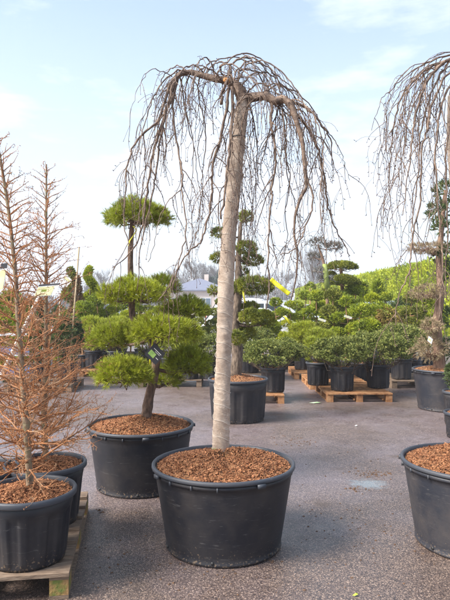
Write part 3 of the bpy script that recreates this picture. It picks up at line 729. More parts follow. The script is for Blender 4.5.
# standards: globe on brown stem
def standard(px, py, rx, ry, Y, leafm, label, seed, name='standard_tree', ln=.06, droop=False):
    r_ = np.random.default_rng(seed); X = P(px, Y)
    t = thing(name, label, 'standard tree', (X, Y, .26), 0, 'standard trees in the background rows')
    zc = at(px, py, Y)[2]-.26; b = MB(); b.tube([(0, 0, -.04), (.01, 0, zc*.5), (0, 0, zc)], [.028, .026, .02], 7); b.build('trunk', M_PBARK, t)
    f = MB(); sx, sz = rx/F*Y, ry/F*Y
    tufts(f, (0, 0, zc), (sx, sx, sz), int(900*(sx*sz)/.12), 7, ln, .022, r_, -.8 if droop else .3, 1, lump=.18)
    f.build('crown', leafm, t)
    small_pot((X, Y, 0), ' '.join(('black pot under the '+label).split()[:16]), .95)
standard(368, 311, 13, 8, 13.6, M_BLUE, 'pale blue grey weeping conifer on a brown stem', 81, droop=True)
standard(391, 308, 8, 6, 16.2, M_BLUE, 'smaller pale blue grey crown peeking above the round green standards', 82)
standard(380, 312, 12, 8, 12.6, M_BOX, 'rounded green standard just left of the reddish weeping one', 83)
standard(389, 322, 12, 13, 12.0, M_REDG, 'reddish green weeping standard like a mop', 84, droop=True)
standard(403, 308, 12, 9, 13.9, M_DARKG, 'dark round standard right of the reddish weeping one', 85)
standard(414, 317, 10, 9, 12.9, M_OLIVE, 'olive round standard left of the dry layered tree', 86)
standard(310, 288, 4.5, 5, 19, M_BOX, 'little green globe standard before the far end of the hedge', 87)
# conical young conifers before the hedge
def cone_tree(px, ytop, Y, rad, leafm, label, seed, name='conical_conifer', z0=.0, n=900):
    r_ = np.random.default_rng(seed); H = at(px, ytop, Y)[2]-z0; X = P(px, Y)
    t = thing(name, label, 'conifer', (X, Y, z0), 0, 'conical conifers in the background')
    b = MB(); b.tube([(0, 0, 0), (0, 0, H*.97)], [.04, .01], 6); b.build('trunk', M_BARK, t)
    f = MB(); K = n
    u = r_.uniform(0, 1, K)**.75; z = H*(1-u)*.97+.08; a = r_.uniform(0, 6.28, K); rr = rad*u*(r_.uniform(.55, 1.1, K))*(1+.2*np.sin(z*9+a*2))
    p = np.stack([rr*np.cos(a), rr*np.sin(a), z], 1)
    per = 6; P0 = np.repeat(p, per, 0); A = np.repeat(a, per)
    dr_ = np.stack([np.cos(A), np.sin(A), np.full(len(A), .7)], 1)+r_.normal(size=(len(A), 3))*.5; dr_ /= np.linalg.norm(dr_, axis=1, keepdims=True)
    s_ = np.cross(dr_, r_.normal(size=dr_.shape)); s_ /= np.linalg.norm(s_, axis=1, keepdims=True)
    w_ = rad*.045; l_ = rad*.22*r_.uniform(.6, 1.3, len(A))
    f.tris(np.stack([P0-s_*w_, P0+s_*w_, P0+dr_*l_[:, None]], 1)); f.build('crown', leafm, t)
    return t
for a in [(378, 280, 17.5, .75, M_BOX, 'bright young conical conifer against the middle of the hedge', 101), (364, 282, 18.5, .7, M_BOX, 'young conical conifer left of the middle of the hedge', 102),
          (354, 284, 19, .6, M_GOLD, 'yellow green young conifer right of the flat topped niwaki', 103), (300, 304, 17, .45, M_BOX, 'small conical conifer next to the white car', 104),
          (10, 296, 16.5, 1.2, M_BOX, 'broad green conifer behind the front larch', 105), (36, 302, 18, 1.1, M_DARKG, 'dark conifer between the two larch trunks', 106),
          (-6, 303, 14, 1.0, M_GOLD, 'yellow green shrub at the left edge behind the larch twigs', 107), (60, 310, 17, .9, M_DARKG, 'dark conifer behind the stake with the tag', 108),
          (28, 320, 13.5, .7, M_BOX, 'low green conifer low between the larches', 109)]:
    cone_tree(*a)

# spirals
def spiral(px, ytop, ybot, Y, wid, leafm, label, seed, turns=2.6, rt=.5):
    r_ = np.random.default_rng(seed); X = P(px, Y); zt_, zb = at(px, ytop, Y)[2], at(px, ybot, Y)[2]
    t = thing('spiral_topiary', label, 'topiary tree', (X, Y, .3), 0, 'spiral topiaries')
    b = MB(); b.tube([(0, 0, 0), (0, 0, zt_-.35)], [.03, .01], 6); b.build('trunk', M_BARK, t)
    f = MB(); K = 60
    for i in range(K):
        q = i/(K-1); z = zt_+(zb-zt_)*q-.3; r = wid*(.15+.85*q); a = 6.28*turns*q+seed
        s_ = wid*(.28+.22*q)*rt*1.4
        tufts(f, (r*.85*math.cos(a), r*.85*math.sin(a), z), (s_, s_, s_*.85), 55, 6, .05, .022, r_, .2, 1, lump=.05)
    f.build('crown', leafm, t)
spiral(90, 269, 335, 14.5, .36, M_GOLD, 'green spiral topiary winding up against the sky behind the larches', 2, 2.5)
spiral(72, 270, 332, 15.5, .40, M_OLIVE, 'browner spiral topiary just left of the green spiral', 4, 2.4)
bk = cone_tree(78, 278, 14.2, .42, mat('copper_foliage', [(.16, .09, .05), (.25, .15, .08), (.2, .17, .07)], 6, .8), 'coppery brown conifer beside the green spiral', 111, n=1200)
small_pot((P(72, 15.5), 15.5, 0), 'black pot on the asphalt under the browner spiral', 1.1)

# ------------------------------------------------------------------ hedge
def hedge():
    r_ = np.random.default_rng(77); t = thing('hedge', 'long bright yellow green clipped hedge receding behind the rows on the right', 'hedge', (9.2, 20, 0))
    y0, y1, H, W = 0, 56, 3.5, 1.4
    b = MB(); b.smooth = False
    b.box(((W+.9)/2, (y0+y1)/2, H/2-.1), (W-.3, y1-y0-.4, H-.35)); b.build('inner_branches', M_DARKG, t)
    f = MB()
    def patch(n, org, U, V_, nrm, sz):
        u, v = r_.uniform(0, 1, n), r_.uniform(0, 1, n)
        p = np.array(org)+u[:, None]*np.array(U)+v[:, None]*np.array(V_)
        bump = .16*np.sin(p[:, 1]*2.1+1.3*np.sin(p[:, 2]*1.7))*np.sin(p[:, 1]*.7+2)+.10*np.sin(p[:, 1]*5.3+p[:, 2]*3)+r_.uniform(-.22, .12, n)
        p = p+bump[:, None]*np.array(nrm)
        sc = sz*(.8+.5*u)
        d_ = np.array([0, 0, .9])+np.array(nrm)*.6+r_.normal(size=(n, 3))*.45; d_ /= np.linalg.norm(d_, axis=1, keepdims=True)
        s_ = np.cross(d_, r_.normal(size=(n, 3))); s_ /= np.linalg.norm(s_, axis=1, keepdims=True)
        f.tris(np.stack([p-s_*sc[:, None]*.42, p+s_*sc[:, None]*.42, p+d_*sc[:, None]*1.6], 1))
    patch(60000, (.3, 0, .1), (0, y1, 0), (0, 0, H), (-1, 0, 0), .10)
    patch(16000, (.3, 0, H), (0, y1, 0), (W, 0, 0), (0, 0, 1), .10)
    patch(5000, (.3, 0, .1), (W, 0, 0), (0, 0, H), (0, -1, 0), .10)
    f.build('foliage', M_HEDGE, t)
hedge()
for px, ytop, Y in []: pass

# ------------------------------------------------------------------ bare tree tubes
def smooth_path(pts, k=5, it=3):
    pts = np.asarray(pts, float); s = np.linspace(0, len(pts)-1, (len(pts)-1)*k+1); i = np.arange(len(pts))
    sp = np.stack([np.interp(s, i, pts[:, j]) for j in range(pts.shape[1])], 1)
    for _ in range(it): sp[1:-1] = (sp[:-2]+sp[1:-1]*2+sp[2:])/4
    return sp
def bud(mb, p, d_, s):
    d_ = d_/(np.linalg.norm(d_)+1e-9)
    mb.tube([p-d_*s*.2, p+d_*s*.9, p+d_*s*2.2], [s*.35, s*.62, s*.05], 4, cap=False, ph=.3)
def hang(mb, bm, start, d0, length, r0, r_, level=0, step=.035, kink=.25, sway=None):
    """a pendulous shoot: starts in direction d0, arches over and hangs, with zig-zag, side shoots and buds"""
    n = max(4, int(length/step)); p = np.array(start, float); d_ = np.array(d0, float); d_ /= np.linalg.norm(d_); d_[2] = min(d_[2], .30)
    pts = [p.copy()]; dirs = [d_.copy()]
    for i in range(n):
        g = .22+.10*(i/n)
        d_ = d_*np.array([.93, .93, 1])+np.array([0, 0, -g])+r_.normal(size=3)*kink*.5
        d_ /= np.linalg.norm(d_); p = p+d_*step; pts.append(p.copy()); dirs.append(d_.copy())
    rad = np.linspace(r0, max(.0012, r0*.35), len(pts))
    mb.tube(pts, rad, 5 if r0 > .004 else 4, cap=False)
    for i in range(2, len(pts)):
        if r_.uniform() < (.28 if level < 2 else .35):
            q = np.cross(dirs[i], r_.normal(size=3)); q /= np.linalg.norm(q)
            s_ = r_.uniform(.004, .022); e = pts[i]+(q*.8+dirs[i]*.5)*s_
            mb.tube([pts[i], e], [.0011, .0009], 3, cap=False); bud(bm, e, q+dirs[i]*.4, r_.uniform(.0038, .0058))
    bud(bm, pts[-1], dirs[-1], .0045)
    if level < 2:
        k = int(length/(.13 if level == 0 else .17)*r_.uniform(.6, 1.2))
        for _ in range(k):
            i = r_.integers(1, max(2, int(len(pts)*.85)))
            q = np.cross(dirs[i], r_.normal(size=3)); q /= np.linalg.norm(q)
            hang(mb, bm, pts[i], dirs[i]*.6+q*.8, length*r_.uniform(.15, .42), rad[i]*.55, r_, level+1, step, kink*1.15)
def strand(mb, bm, pl, Y, dys, r0, r1, r_, B, side=True, dens=1.0):
    """guided strand through picture-measured points; dys: depth offset at start and end"""
    k = len(pl); dy = np.linspace(dys[0], dys[1], k)
    pts = np.array([at(a, b_, Y+q)-B for (a, b_), q in zip(pl, dy)])
    sp = smooth_path(pts, 5, 2); m = len(sp); sp[1:-1] += r_.normal(size=(m-2, 3))*.0035
    rad = np.linspace(r0, r1, m)*(1+.10*np.sin(np.arange(m)*1.7))
    mb.tube(sp, rad, 7 if r0 > .01 else 6)
    if side:
        T = np.gradient(sp, axis=0); T /= np.linalg.norm(T, axis=1, keepdims=True)
        L_ = np.linalg.norm(np.diff(sp, axis=0), axis=1).sum()
        for _ in range(int(L_/.075*dens)):
            i = r_.integers(1, m-1); q = np.cross(T[i], r_.normal(size=3)); q /= np.linalg.norm(q); q[2] = min(q[2], .05)
            hang(mb, bm, sp[i], T[i]*.6+q*.9, r_.uniform(.12, .55), max(.0024, min(.0042, rad[i]*.55)), r_, 1)
    return sp

# ------------------------------------------------------------------ main weeping tree
def wrapped_trunk(pl, Y, B, seed, pitch=.050):
    r_ = np.random.default_rng(seed)
    pts = np.array([at(a, b_, Y+dy)-B for a, b_, dy, q in pl]); rr = np.array([q for *_, q in pl])
    s = np.linspace(0, len(pts)-1, 420); i = np.arange(len(pts))
    sp = np.stack([np.interp(s, i, pts[:, k]) for k in range(3)], 1)
    for _ in range(160): sp[1:-1] = (sp[:-2]+sp[1:-1]*2+sp[2:])/4
    ra = np.interp(s, i, rr); n = 40; V = []
    arc = np.concatenate([[0], np.cumsum(np.linalg.norm(np.diff(sp, axis=0), axis=1))])
    for k in range(len(sp)):
        for j in range(n):
            th = 2*math.pi*j/n
            u = arc[k]/pitch+th/(2*math.pi)+.45*math.sin(arc[k]*6+th+.8*math.sin(arc[k]*2.3)); f = u-math.floor(u)
            q = ra[k]*(1+.045*math.sin(th*2+arc[k]*7)+.025*math.sin(th*3-arc[k]*17))+.0052*(f**3)*(.5+.5*math.sin(arc[k]*13+th*2))-.0010*math.exp(-((f-.02)/.04)**2)
            q += .0012*math.sin(th*9+arc[k]*90)
            V.append((sp[k][0]+q*math.cos(th), sp[k][1]+q*math.sin(th), sp[k][2]))
    b = MB(); b.add(V, [(k*n+j, k*n+(j+1) % n, (k+1)*n+(j+1) % n, (k+1)*n+j) for k in range(len(sp)-1) for j in range(n)])
    tw = MB()
    tt = np.linspace(0, arc[-1]*.99, 900)
    cx = np.stack([np.interp(tt, arc, sp[:, k]) for k in range(3)], 1); rq = np.interp(tt, arc, ra)*1.03+.0035
    th = -2*np.pi*(tt/.105)+.6*np.sin(tt*4)
    tw.tube(np.stack([cx[:, 0]+rq*np.cos(th), cx[:, 1]+rq*np.sin(th), cx[:, 2]+.006*np.sin(th*3)], 1), .0012, 4)
    for _ in range(90):   # loose threads
        k = r_.integers(5, len(sp)-5); a = r_.uniform(0, 6.28); p = sp[k]+np.array([math.cos(a), math.sin(a), 0])*ra[k]
        e = p+np.array([math.cos(a), math.sin(a), r_.uniform(-1, .6)])*r_.uniform(.004, .014)
        tw.tube([p, (p+e)/2+r_.normal(size=3)*.002, e], [.0008, .0007, .0005], 3, cap=False)
    return b, tw, sp, ra
Y0 = 3.86
B0 = np.array([P(221, Y0), Y0, .53])
wt = thing('weeping_tree', 'bare weeping tree with a pale burlap wrapped trunk and drooping twigs in the central tub', 'tree', B0)
b, tw, sp0, ra0 = wrapped_trunk([(221, 456, 0, .056), (221, 430, 0, .053), (222, 400, 0, .053), (223, 365, 0, .052), (225, 320, 0, .051), (226, 280, 0, .051), (228, 245, 0, .050), (232, 205, 0, .049), (235, 170, 0, .047), (239, 132, 0, .044), (243, 104, 0, .045), (244, 98, 0, .044)], Y0, B0, 1)
tk = b.build('trunk', M_WRAP, wt); tw.build('twine', M_TWINE, tk)
b = MB(); b.lathe([(.0485, -.003), (.051, 0), (.0485, .004)], 24); c = at(238.5, 137, Y0)-B0; bw = b.build('tie_band', M_WIRE, tk, loc=tuple(c))
rw = np.random.default_rng(11)
lm = MB(); bm = MB()
# crown head and heavy limbs
head = [(243, 106, 0, .043), (243, 98, 0, .047), (240, 90, 0, .045), (235, 84, .0, .036), (228, 80, .02, .030), (215, 78, .04, .026), (203, 75, .06, .023), (190, 71, .06, .021), (180, 73, .04, .019), (174, 80, .0, .016)]
hp = np.array([at(a, b_, Y0+q)-B0 for a, b_, q, r in head]); hs = smooth_path(hp, 6, 3); hr_ = np.interp(np.linspace(0, len(head)-1, len(hs)), np.arange(len(head)), [h[3] for h in head])*(1+rw.normal(size=len(hs))*.05)
lm.tube(hs, hr_*.92, 10)
rl = [(244, 102, 0, .040), (250, 97, -.02, .034), (258, 96, -.05, .029), (266, 95, -.08, .028), (275, 101, -.10, .027), (284, 98, -.12, .026), (292, 105, -.14, .023), (297, 122, -.16, .0175), (303, 143, -.18, .0145), (305, 167, -.19, .0125), (307, 187, -.2, .011), (300, 199, -.2, .010), (295, 215, -.2, .0085), (294, 235, -.2, .0075), (298, 255, -.2, .006), (296, 280, -.2, .005), (291, 300, -.2, .004)]
hp = np.array([at(a, b_, Y0+q)-B0 for a, b_, q, r in rl]); rs = smooth_path(hp, 6, 2); lm.tube(rs, np.interp(np.linspace(0, len(rl)-1, len(rs)), np.arange(len(rl)), [h[3] for h in rl])*(1+rw.normal(size=len(rs))*.05), 10)
G = [ # guided strands: points, depth offsets, radii
 ([(181, 73), (170, 81), (165, 100), (158, 122), (143, 132), (133, 145), (127, 163), (125, 190), (124, 225), (131, 255)], (.03, -.25), .012, .003),
 ([(174, 80), (170, 100), (160, 128), (151, 160), (146, 200), (140, 240), (126, 258), (112, 268)], (.0, .25), .014, .003),
 ([(172, 84), (166, 112), (160, 140), (156, 170), (151, 200), (140, 250), (137, 290)], (0, -.1), .011, .003),
 ([(178, 76), (172, 105), (176, 140), (181, 164), (183, 175), (181.6, 188), (184.4, 206), (187, 236), (179, 262), (172, 290)], (.05, -.35), .0095, .0035),
 ([(181.6, 188), (170, 199), (160, 215), (155, 240), (148, 262)], (-.12, -.2), .004, .002),
 ([(229, 82), (227, 108), (220, 140), (214, 160), (211, 182), (213, 193), (206, 226), (201, 243), (190, 249), (181, 262), (172, 282), (157, 302)], (.02, -.3), .012, .003),
 ([(232, 86), (233, 108), (230, 144), (228, 162), (226, 184), (221, 219)], (-.06, -.16), .013, .007),
 ([(228, 80), (222, 92), (221, 104)], (-.03, -.06), .012, .010),
 ([(190, 72), (184, 95), (188, 125), (195, 150), (197, 180), (203, 205)], (.06, .4), .006, .002),
 ([(200, 75), (197, 92), (205, 120), (206, 150), (201, 175), (203, 210), (197, 235)], (.06, .55), .006, .002),
 ([(272, 101), (271, 125), (275, 143), (276, 162), (271, 190), (272, 196), (269, 223), (268, 250), (270, 290), (266, 310)], (-.1, -.3), .011, .0045),
 ([(291, 101), (307, 106), (320, 122), (331, 138), (332, 165)], (-.12, .0), .012, .003),
 ([(296, 113), (312, 133), (320, 154), (325, 181), (328, 205), (331, 218), (340, 238), (350, 256)], (-.15, .15), .011, .003),
 ([(305, 168), (313, 194), (312, 213), (303, 234), (296, 248), (280, 255)], (-.19, -.4), .008, .003),
 ([(324, 126), (334, 138), (341, 151), (346, 165), (350, 180)], (-.05, .1), .004, .0015),
 ([(275, 101), (285, 119), (286, 157), (291, 178), (285, 210), (288, 240), (282, 262)], (-.1, .35), .007, .002),
 ([(248, 98), (254, 120), (258, 150), (254, 190), (250, 225), (246, 250)], (-.05, .3), .006, .002),
 ([(240, 88), (228, 72), (232, 62), (246, 55), (262, 62), (276, 74), (292, 86), (299, 98)], (.02, .1), .010, .0025),
 ([(236, 84), (240, 68), (256, 70), (268, 88), (278, 112), (282, 140), (280, 170)], (.05, .45), .008, .002),
 ([(228, 80), (218, 66), (228, 62), (243, 68), (256, 82), (262, 105), (262, 140)], (.08, -.35), .007, .002),
 ([(215, 76), (212, 62), (205, 56), (198, 60), (196, 72), (190, 95), (180, 125)], (.02, -.3), .006, .002),
 ([(203, 73), (208, 62), (222, 58), (238, 56), (258, 66), (275, 90), (290, 128), (300, 165)], (.1, .5), .006, .002),
 ([(172, 76), (163, 71), (152, 68), (144, 75), (136, 90), (130, 112)], (.03, -.15), .004, .0013),
 ([(186, 70), (178, 64), (165, 72), (158, 90), (148, 105), (140, 122), (138, 150), (132, 180)], (.03, .5), .005, .002),
 ([(160, 128), (150, 150), (143, 180), (139, 215), (142, 245)], (.1, .3), .005, .002),
 ([(284, 98), (300, 100), (314, 112), (322, 135), (324, 165), (319, 195), (322, 225)], (-.1, -.5), .006, .002),
 ([(262, 96), (268, 85), (282, 82), (295, 95), (305, 118), (310, 150), (312, 180), (318, 200)], (-.05, .4), .006, .002),
]
for pl, dys, r0, r1 in G:
    strand(lm, bm, pl, Y0, dys, r0*.9, r1*.95, rw, B0, dens=.62)
# free shoots from the limbs, in all directions, so the crown is round
srcs = np.concatenate([hs[10:], rs[4:int(len(rs)*.5)]])
for pl in [  # short arching shoots over the top of the crown
  [(232, 84), (236, 70), (248, 60), (260, 62), (270, 74), (276, 92)], [(222, 80), (214, 70), (204, 66), (196, 72), (190, 88), (188, 108)],
  [(240, 88), (250, 74), (264, 70), (280, 80), (290, 98), (296, 124)], [(205, 75), (196, 64), (184, 66), (174, 80), (168, 102), (166, 130)],
  [(228, 80), (232, 66), (222, 60), (210, 66), (204, 84), (202, 110)], [(246, 94), (256, 82), (270, 84), (280, 98), (284, 120), (282, 150)],
  [(215, 77), (224, 62), (240, 52), (256, 54), (268, 64), (278, 82), (284, 100)], [(262, 95), (276, 84), (296, 90), (312, 106), (324, 128), (330, 150)],
  [(190, 72), (178, 68), (160, 84), (150, 104), (142, 130), (136, 160)], [(236, 85), (246, 64), (262, 58), (282, 70), (298, 90), (308, 112), (314, 140)]]:
    strand(lm, bm, pl, Y0, (rw.uniform(-.1, .1), rw.uniform(-.5, .5)), .006, .0026, rw, B0, dens=.7)
for k in range(22):
    p = srcs[rw.integers(0, len(srcs))]; a = rw.uniform(0, 6.28)
    hang(lm, bm, p, (math.cos(a)*.8, math.sin(a), rw.uniform(.1, .75)), rw.uniform(.4, 1.5), rw.uniform(.003, .0055), rw, 0, kink=.34)
lm.build('branches', M_WEEP, wt); bm.build('buds', M_BUD, wt)
b = MB(); c = at(226, 80, Y0-.01)-B0
b.tube([c+np.array([.02, .01, -.005]), c+np.array([-.010, -.014, .006])], [.017, .015], 14); b.build('cut_stub', M_CUT, wt)

# yellow ribbon on the main tree
b = MB(); b.smooth = True
a0, a1 = at(271, 279, Y0-.28), at(289.5, 294, Y0-.30); o_ = a0
K = 14
V = []
for i in range(K+1):
    f = i/K; p = a0*(1-f)+a1*f+np.array([0, .006*math.sin(f*9), -.004*math.sin(f*3.14)])-o_
    nrm = np.array([.62, 0, .78])*.0135
    V += [p+nrm, p-nrm]
b.add(V, [(2*i, 2*i+1, 2*i+3, 2*i+2) for i in range(K)])
rb = b.build('ribbon', M_YEL, loc=tuple(o_)); tag(rb, 'bright yellow ribbon tied across a hanging twig right of the wrapped trunk', 'ribbon', 'yellow ribbons and ties')
sm_ = rb.modifiers.new('solid', 'SOLIDIFY'); sm_.thickness = .0012
def tie(pts, Y, wd, label):
    P_ = np.array([at(a, b_, Y) for a, b_ in pts]); o = P_[0]; b = MB(); V = []
    for i, p in enumerate(P_): V += [p-o+np.array([wd/2, -.002*i, 0]), p-o-np.array([wd/2, 0, 0])]
    b.add(V, [(2*i, 2*i+1, 2*i+3, 2*i+2) for i in range(len(P_)-1)])
    x = b.build('ribbon', M_YEL, loc=tuple(o)); tag(x, label, 'ribbon', 'yellow ribbons and ties'); q = x.modifiers.new('solid', 'SOLIDIFY'); q.thickness = .0012
tie([(133, 226), (136.5, 230), (133, 236), (129.5, 241), (128.5, 246)], Yb+.08, .012, 'yellow tie wound below the flat top pad of the cloud pruned pine')
tie([(152.5, 340), (152, 349), (150.5, 358), (150, 364)], Yb-.22, .014, 'yellow tie hanging beside the black tag')
tie([(243, 291), (244, 297), (245, 303)], Ym-.25, .022, 'thin yellow tie hanging from the niwaki pine')
tie([(284, 316), (287, 319), (290, 324)], 12, .05, 'yellow tie on the topiary in front of the cars')

# hanging plant tags
def card(c, wv, hv, label, face, prints, name='plant_tag'):
    """c world centre; wv/hv half-extent vectors (3d)"""
    c, wv, hv = map(lambda q: np.array(q, float), (c, wv, hv)); nrm = np.cross(wv, hv); nrm /= np.linalg.norm(nrm)
    if nrm[1] > 0: nrm = -nrm
    t = thing(name, label, 'plant tag', c, 0, 'hanging plant tags')
    def slab(u0, v0, u1, v1, off, th, nm, m, par):
        b = MB(); b.smooth = False
        q = [wv*u0+hv*v0, wv*u1+hv*v0, wv*u1+hv*v1, wv*u0+hv*v1]
        V = [x+nrm*off for x in q]+[x+nrm*(off+th) for x in q]
        b.add(V, [(0, 1, 2, 3), (7, 6, 5, 4), (0, 4, 5, 1), (1, 5, 6, 2), (2, 6, 7, 3), (3, 7, 4, 0)]); return b.build(nm, m, par)
    slab(-1, -1, 1, 1, 0, .0015, 'card', face, t)
    for (u0, v0, u1, v1, m, nm) in prints: slab(u0, v0, u1, v1, .0016, .0008, nm, m, t)
    b = MB(); b.tube([hv*.98, hv*1.25+wv*.05, hv*1.5], .0012, 4); b.build('string', M_WHT, t)
card(at(155, 354, Yb-.24), (.045, 0, -.045), (.041, 0, .045), 'black diamond shaped tag hanging on the cloud pruned pine', M_BLK,
     [(-.75, -.6, .2, .1, M_PGRN, 'picture'), (-.6, .45, .7, .52, M_WHT, 'text_line'), (.4, -.3, .8, -.24, M_WHT, 'text_line'), (-.2, .25, .6, .3, M_WHT, 'text_line')])
card(at(47, 290, 3.2), (.060, 0, .004), (.012, .01, .034), 'pale yellow tag with a dark top edge hanging on the rear larch', M_WHT,
     [(-.95, -.95, .6, .55, M_PYEL, 'picture'), (-1, .72, 1, 1, M_BLK, 'header'), (-.5, -.3, .0, .1, M_GREENW, 'mark')])
card(at(2, 277, 3.1), (.018, 0, .002), (.010, .01, .075), 'narrow yellow and grey tag at the left edge on the front larch', M_WHT,
     [(-.9, -.9, .9, .5, M_PYEL, 'picture'), (-1, .62, 1, 1, M_BLK, 'header')])
card(at(66, 281, 10), (.06, 0, -.05), (.05, 0, .06), 'small white tag on the stake near the brown spiral', M_WHT, [(-.8, .2, .8, .7, M_PYEL, 'picture')])
card(at(372, 322, 12.2), (.035, 0, 0), (0, 0, .09), 'upright white label on a brown stemmed standard', M_WHT, [(-.8, .4, .8, .9, M_BLUE, 'header')])
for px, py, Y, lb in ((322, 320, 12.4, 'left white slanting label among the topiaries'), (348, 317, 12.0, 'right white slanting label among the topiaries'), (430, 340, 8.2, 'pale label hanging in the dry brown pads')):
    card(at(px, py, Y), (.08 if px < 400 else .03, 0, -.025), (.01, .0, .022 if px < 400 else .035), lb, M_WHT, [(-.8, -.5, .4, .3, M_PYEL, 'picture')])

# ------------------------------------------------------------------ second weeping tree (right edge)
Y1 = 3.83
B1 = np.array([P(474, Y1), Y1, .54])
w2 = thing('weeping_tree', 'second bare weeping tree whose drooping twigs enter at the right edge', 'tree', B1)
b, tw, sp1, ra1 = wrapped_trunk([(474, 452, 0, .056), (472, 400, 0, .053), (468, 330, 0, .051), (463, 260, 0, .05), (458, 190, 0, .048), (455, 140, 0, .045), (455, 95, 0, .042)], Y1, B1, 2)
tk2 = b.build('trunk', M_WRAP, w2); tw.build('twine', M_TWINE, tk2)
lm = MB(); bm = MB(); rw = np.random.default_rng(31)
G2 = [
 ([(486, 56), (470, 52), (455, 56), (441, 64), (430, 76), (421, 95), (414, 125), (412, 150), (408, 180), (403, 215)], (.05, -.2), .018, .003),
 ([(480, 60), (458, 58), (440, 62), (425, 70), (410, 84), (400, 100), (394, 125), (391, 150), (389, 175), (391, 205), (386, 225)], (0, .3), .012, .0028),
 ([(470, 52), (450, 53), (430, 60), (412, 71), (396, 84), (384, 95), (378, 108), (372, 130)], (0, .0), .007, .002),
 ([(450, 60), (436, 82), (426, 110), (420, 140), (419, 170), (414, 205), (412, 225), (413, 245)], (0, -.25), .009, .003),
 ([(460, 62), (444, 78), (432, 105), (426, 135), (421, 150), (422, 190), (417, 215), (412, 240), (411, 258), (409, 275), (400, 290), (396, 310), (395, 325)], (-.05, -.3), .010, .004),
 ([(472, 66), (455, 76), (444, 98), (438, 125), (435, 160), (438, 200), (441, 235), (444, 260), (442, 290), (439, 320)], (0, -.3), .010, .0045),
 ([(480, 70), (464, 84), (452, 110), (446, 150), (447, 190), (449, 230), (445, 270), (447, 300)], (0, -.25), .010, .004),
 ([(446, 60), (428, 70), (410, 88), (403, 112), (400, 140), (403, 175), (399, 205), (395, 230)], (.1, .35), .006, .002),
 ([(440, 64), (424, 80), (412, 100), (405, 130), (396, 160), (392, 190), (380, 215)], (.1, .2), .006, .002),
 ([(448, 60), (432, 72), (420, 92), (408, 120), (405, 150), (396, 178), (385, 200), (382, 232)], (.1, -.2), .006, .002),
 ([(430, 66), (414, 78), (398, 96), (386, 120), (383, 145), (374, 165)], (.1, .4), .005, .0018),
 ([(462, 52), (440, 56), (420, 66), (404, 80), (390, 100), (384, 122), (386, 150)], (.0, .5), .005, .0018),
 ([(474, 54), (450, 50), (432, 56), (418, 68), (408, 90), (398, 118), (396, 150), (400, 180)], (.1, -.4), .005, .0018),
]
ss = []
for pl, dys, r0, r1 in G2: ss.append(strand(lm, bm, pl, Y1, dys, r0*.8, r1*.8, rw, B1, dens=.5))
srcs = np.concatenate([s[3:int(len(s)*.4)] for s in ss[:3]])
for k in range(10):
    p = srcs[rw.integers(0, len(srcs))]; a = rw.uniform(0, 6.28)
    hang(lm, bm, p, (math.cos(a)*.8, math.sin(a), rw.uniform(.0, .5)), rw.uniform(.5, 1.4), rw.uniform(.0022, .0045), rw, 0, kink=.3)
lm.tube([at(455, 104, Y1)-B1, at(457, 88, Y1)-B1, at(466, 72, Y1+.03)-B1, at(480, 62, Y1+.05)-B1, at(500, 66, Y1+.1)-B1, at(520, 95, Y1+.1)-B1], [.043, .041, .034, .028, .024, .016], 9)
for k in range(14):
    a = rw.uniform(-1.4, 1.4); hang(lm, bm, at(rw.uniform(470, 498), 88, Y1+.08)-B1, (math.cos(a), math.sin(a), .6), rw.uniform(.5, 1.1), .004, rw, 0)
lm.build('branches', M_WEEP, w2); bm.build('buds', M_BUD, w2)

# ------------------------------------------------------------------ larches
def larch(base, tops, Y, label, seed, Lmax=.5, zlo=.05, dens=1.0):
    r_ = np.random.default_rng(seed); B = np.array(base)
    t = thing('bare_larch', label, 'tree', base, 0, 'bare larches in fluted pots')
    pts = np.array([at(a, b_, Y+dy)-B for a, b_, dy in tops]); pts[0] = (0, 0, -.02)
    sp = smooth_path(pts, 8, 4); m = len(sp); H = sp[-1][2]
    rad = np.linspace(.021, .005, m)*(1+r_.normal(size=m)*.05); rad[0] *= 1.5; rad[1] *= 1.2
    b = MB(); b.tube(sp, rad, 9); b.build('trunk', M_LBARK, t)
    tw_ = MB()
    z = zlo; a = seed
    def twig(p, d_, L, r, lev, fz=0):
        n = max(3, int(L/.035)); q = [p]; dd = d_/np.linalg.norm(d_); ds = [dd]
        for i in range(n):
            dd = dd+r_.normal(size=3)*.13+np.array([0, 0, .05 if lev else .03]); dd /= np.linalg.norm(dd); q.append(q[-1]+dd*L/n); ds.append(dd)
        rr = np.linspace(r, max(.0007, r*.35), len(q)); tw_.tube(q, rr, 4 if r > .0025 else 3, cap=False)
        for i in range(1, len(q)):
            if r_.uniform() < .7:   # spur bud
                e = np.cross(ds[i], r_.normal(size=3)); e /= np.linalg.norm(e); tw_.tube([q[i], q[i]+e*.004, q[i]+e*.009], [.0019, .0021, .0006], 3, cap=False)
        if lev < 2:
            k = int((L/.022 if lev == 0 else L/.042)*dens*(1-.4*fz))
            for _ in range(k):
                i = r_.integers(1, len(q)); e = np.cross(ds[i], r_.normal(size=3)); e /= np.linalg.norm(e); e[2] *= .6
                twig(q[i], ds[i]*.8+e*.8, min(L*.45, .16)*r_.uniform(.35, 1.1), rr[i]*.6, lev+1, fz)
    while z < H*.985:
        f = z/H; i = int(np.argmin(abs(sp[:, 2]-z))); a += 2.4+r_.uniform(-.3, .3)
        L = Lmax*((1-f)**.66)*r_.uniform(.6, 1.1)+.045; el = .25+.45*f+r_.uniform(-.2, .2)
        twig(sp[i], np.array([math.cos(a)*math.cos(el), math.sin(a)*math.cos(el), math.sin(el)]), L, .0042*(1-f)+.0030, 0, f)
        z += (.0145 if f < .55 else .0105)+.005*r_.uniform()
    tw_.build('twigs', M_LTWIG, t)
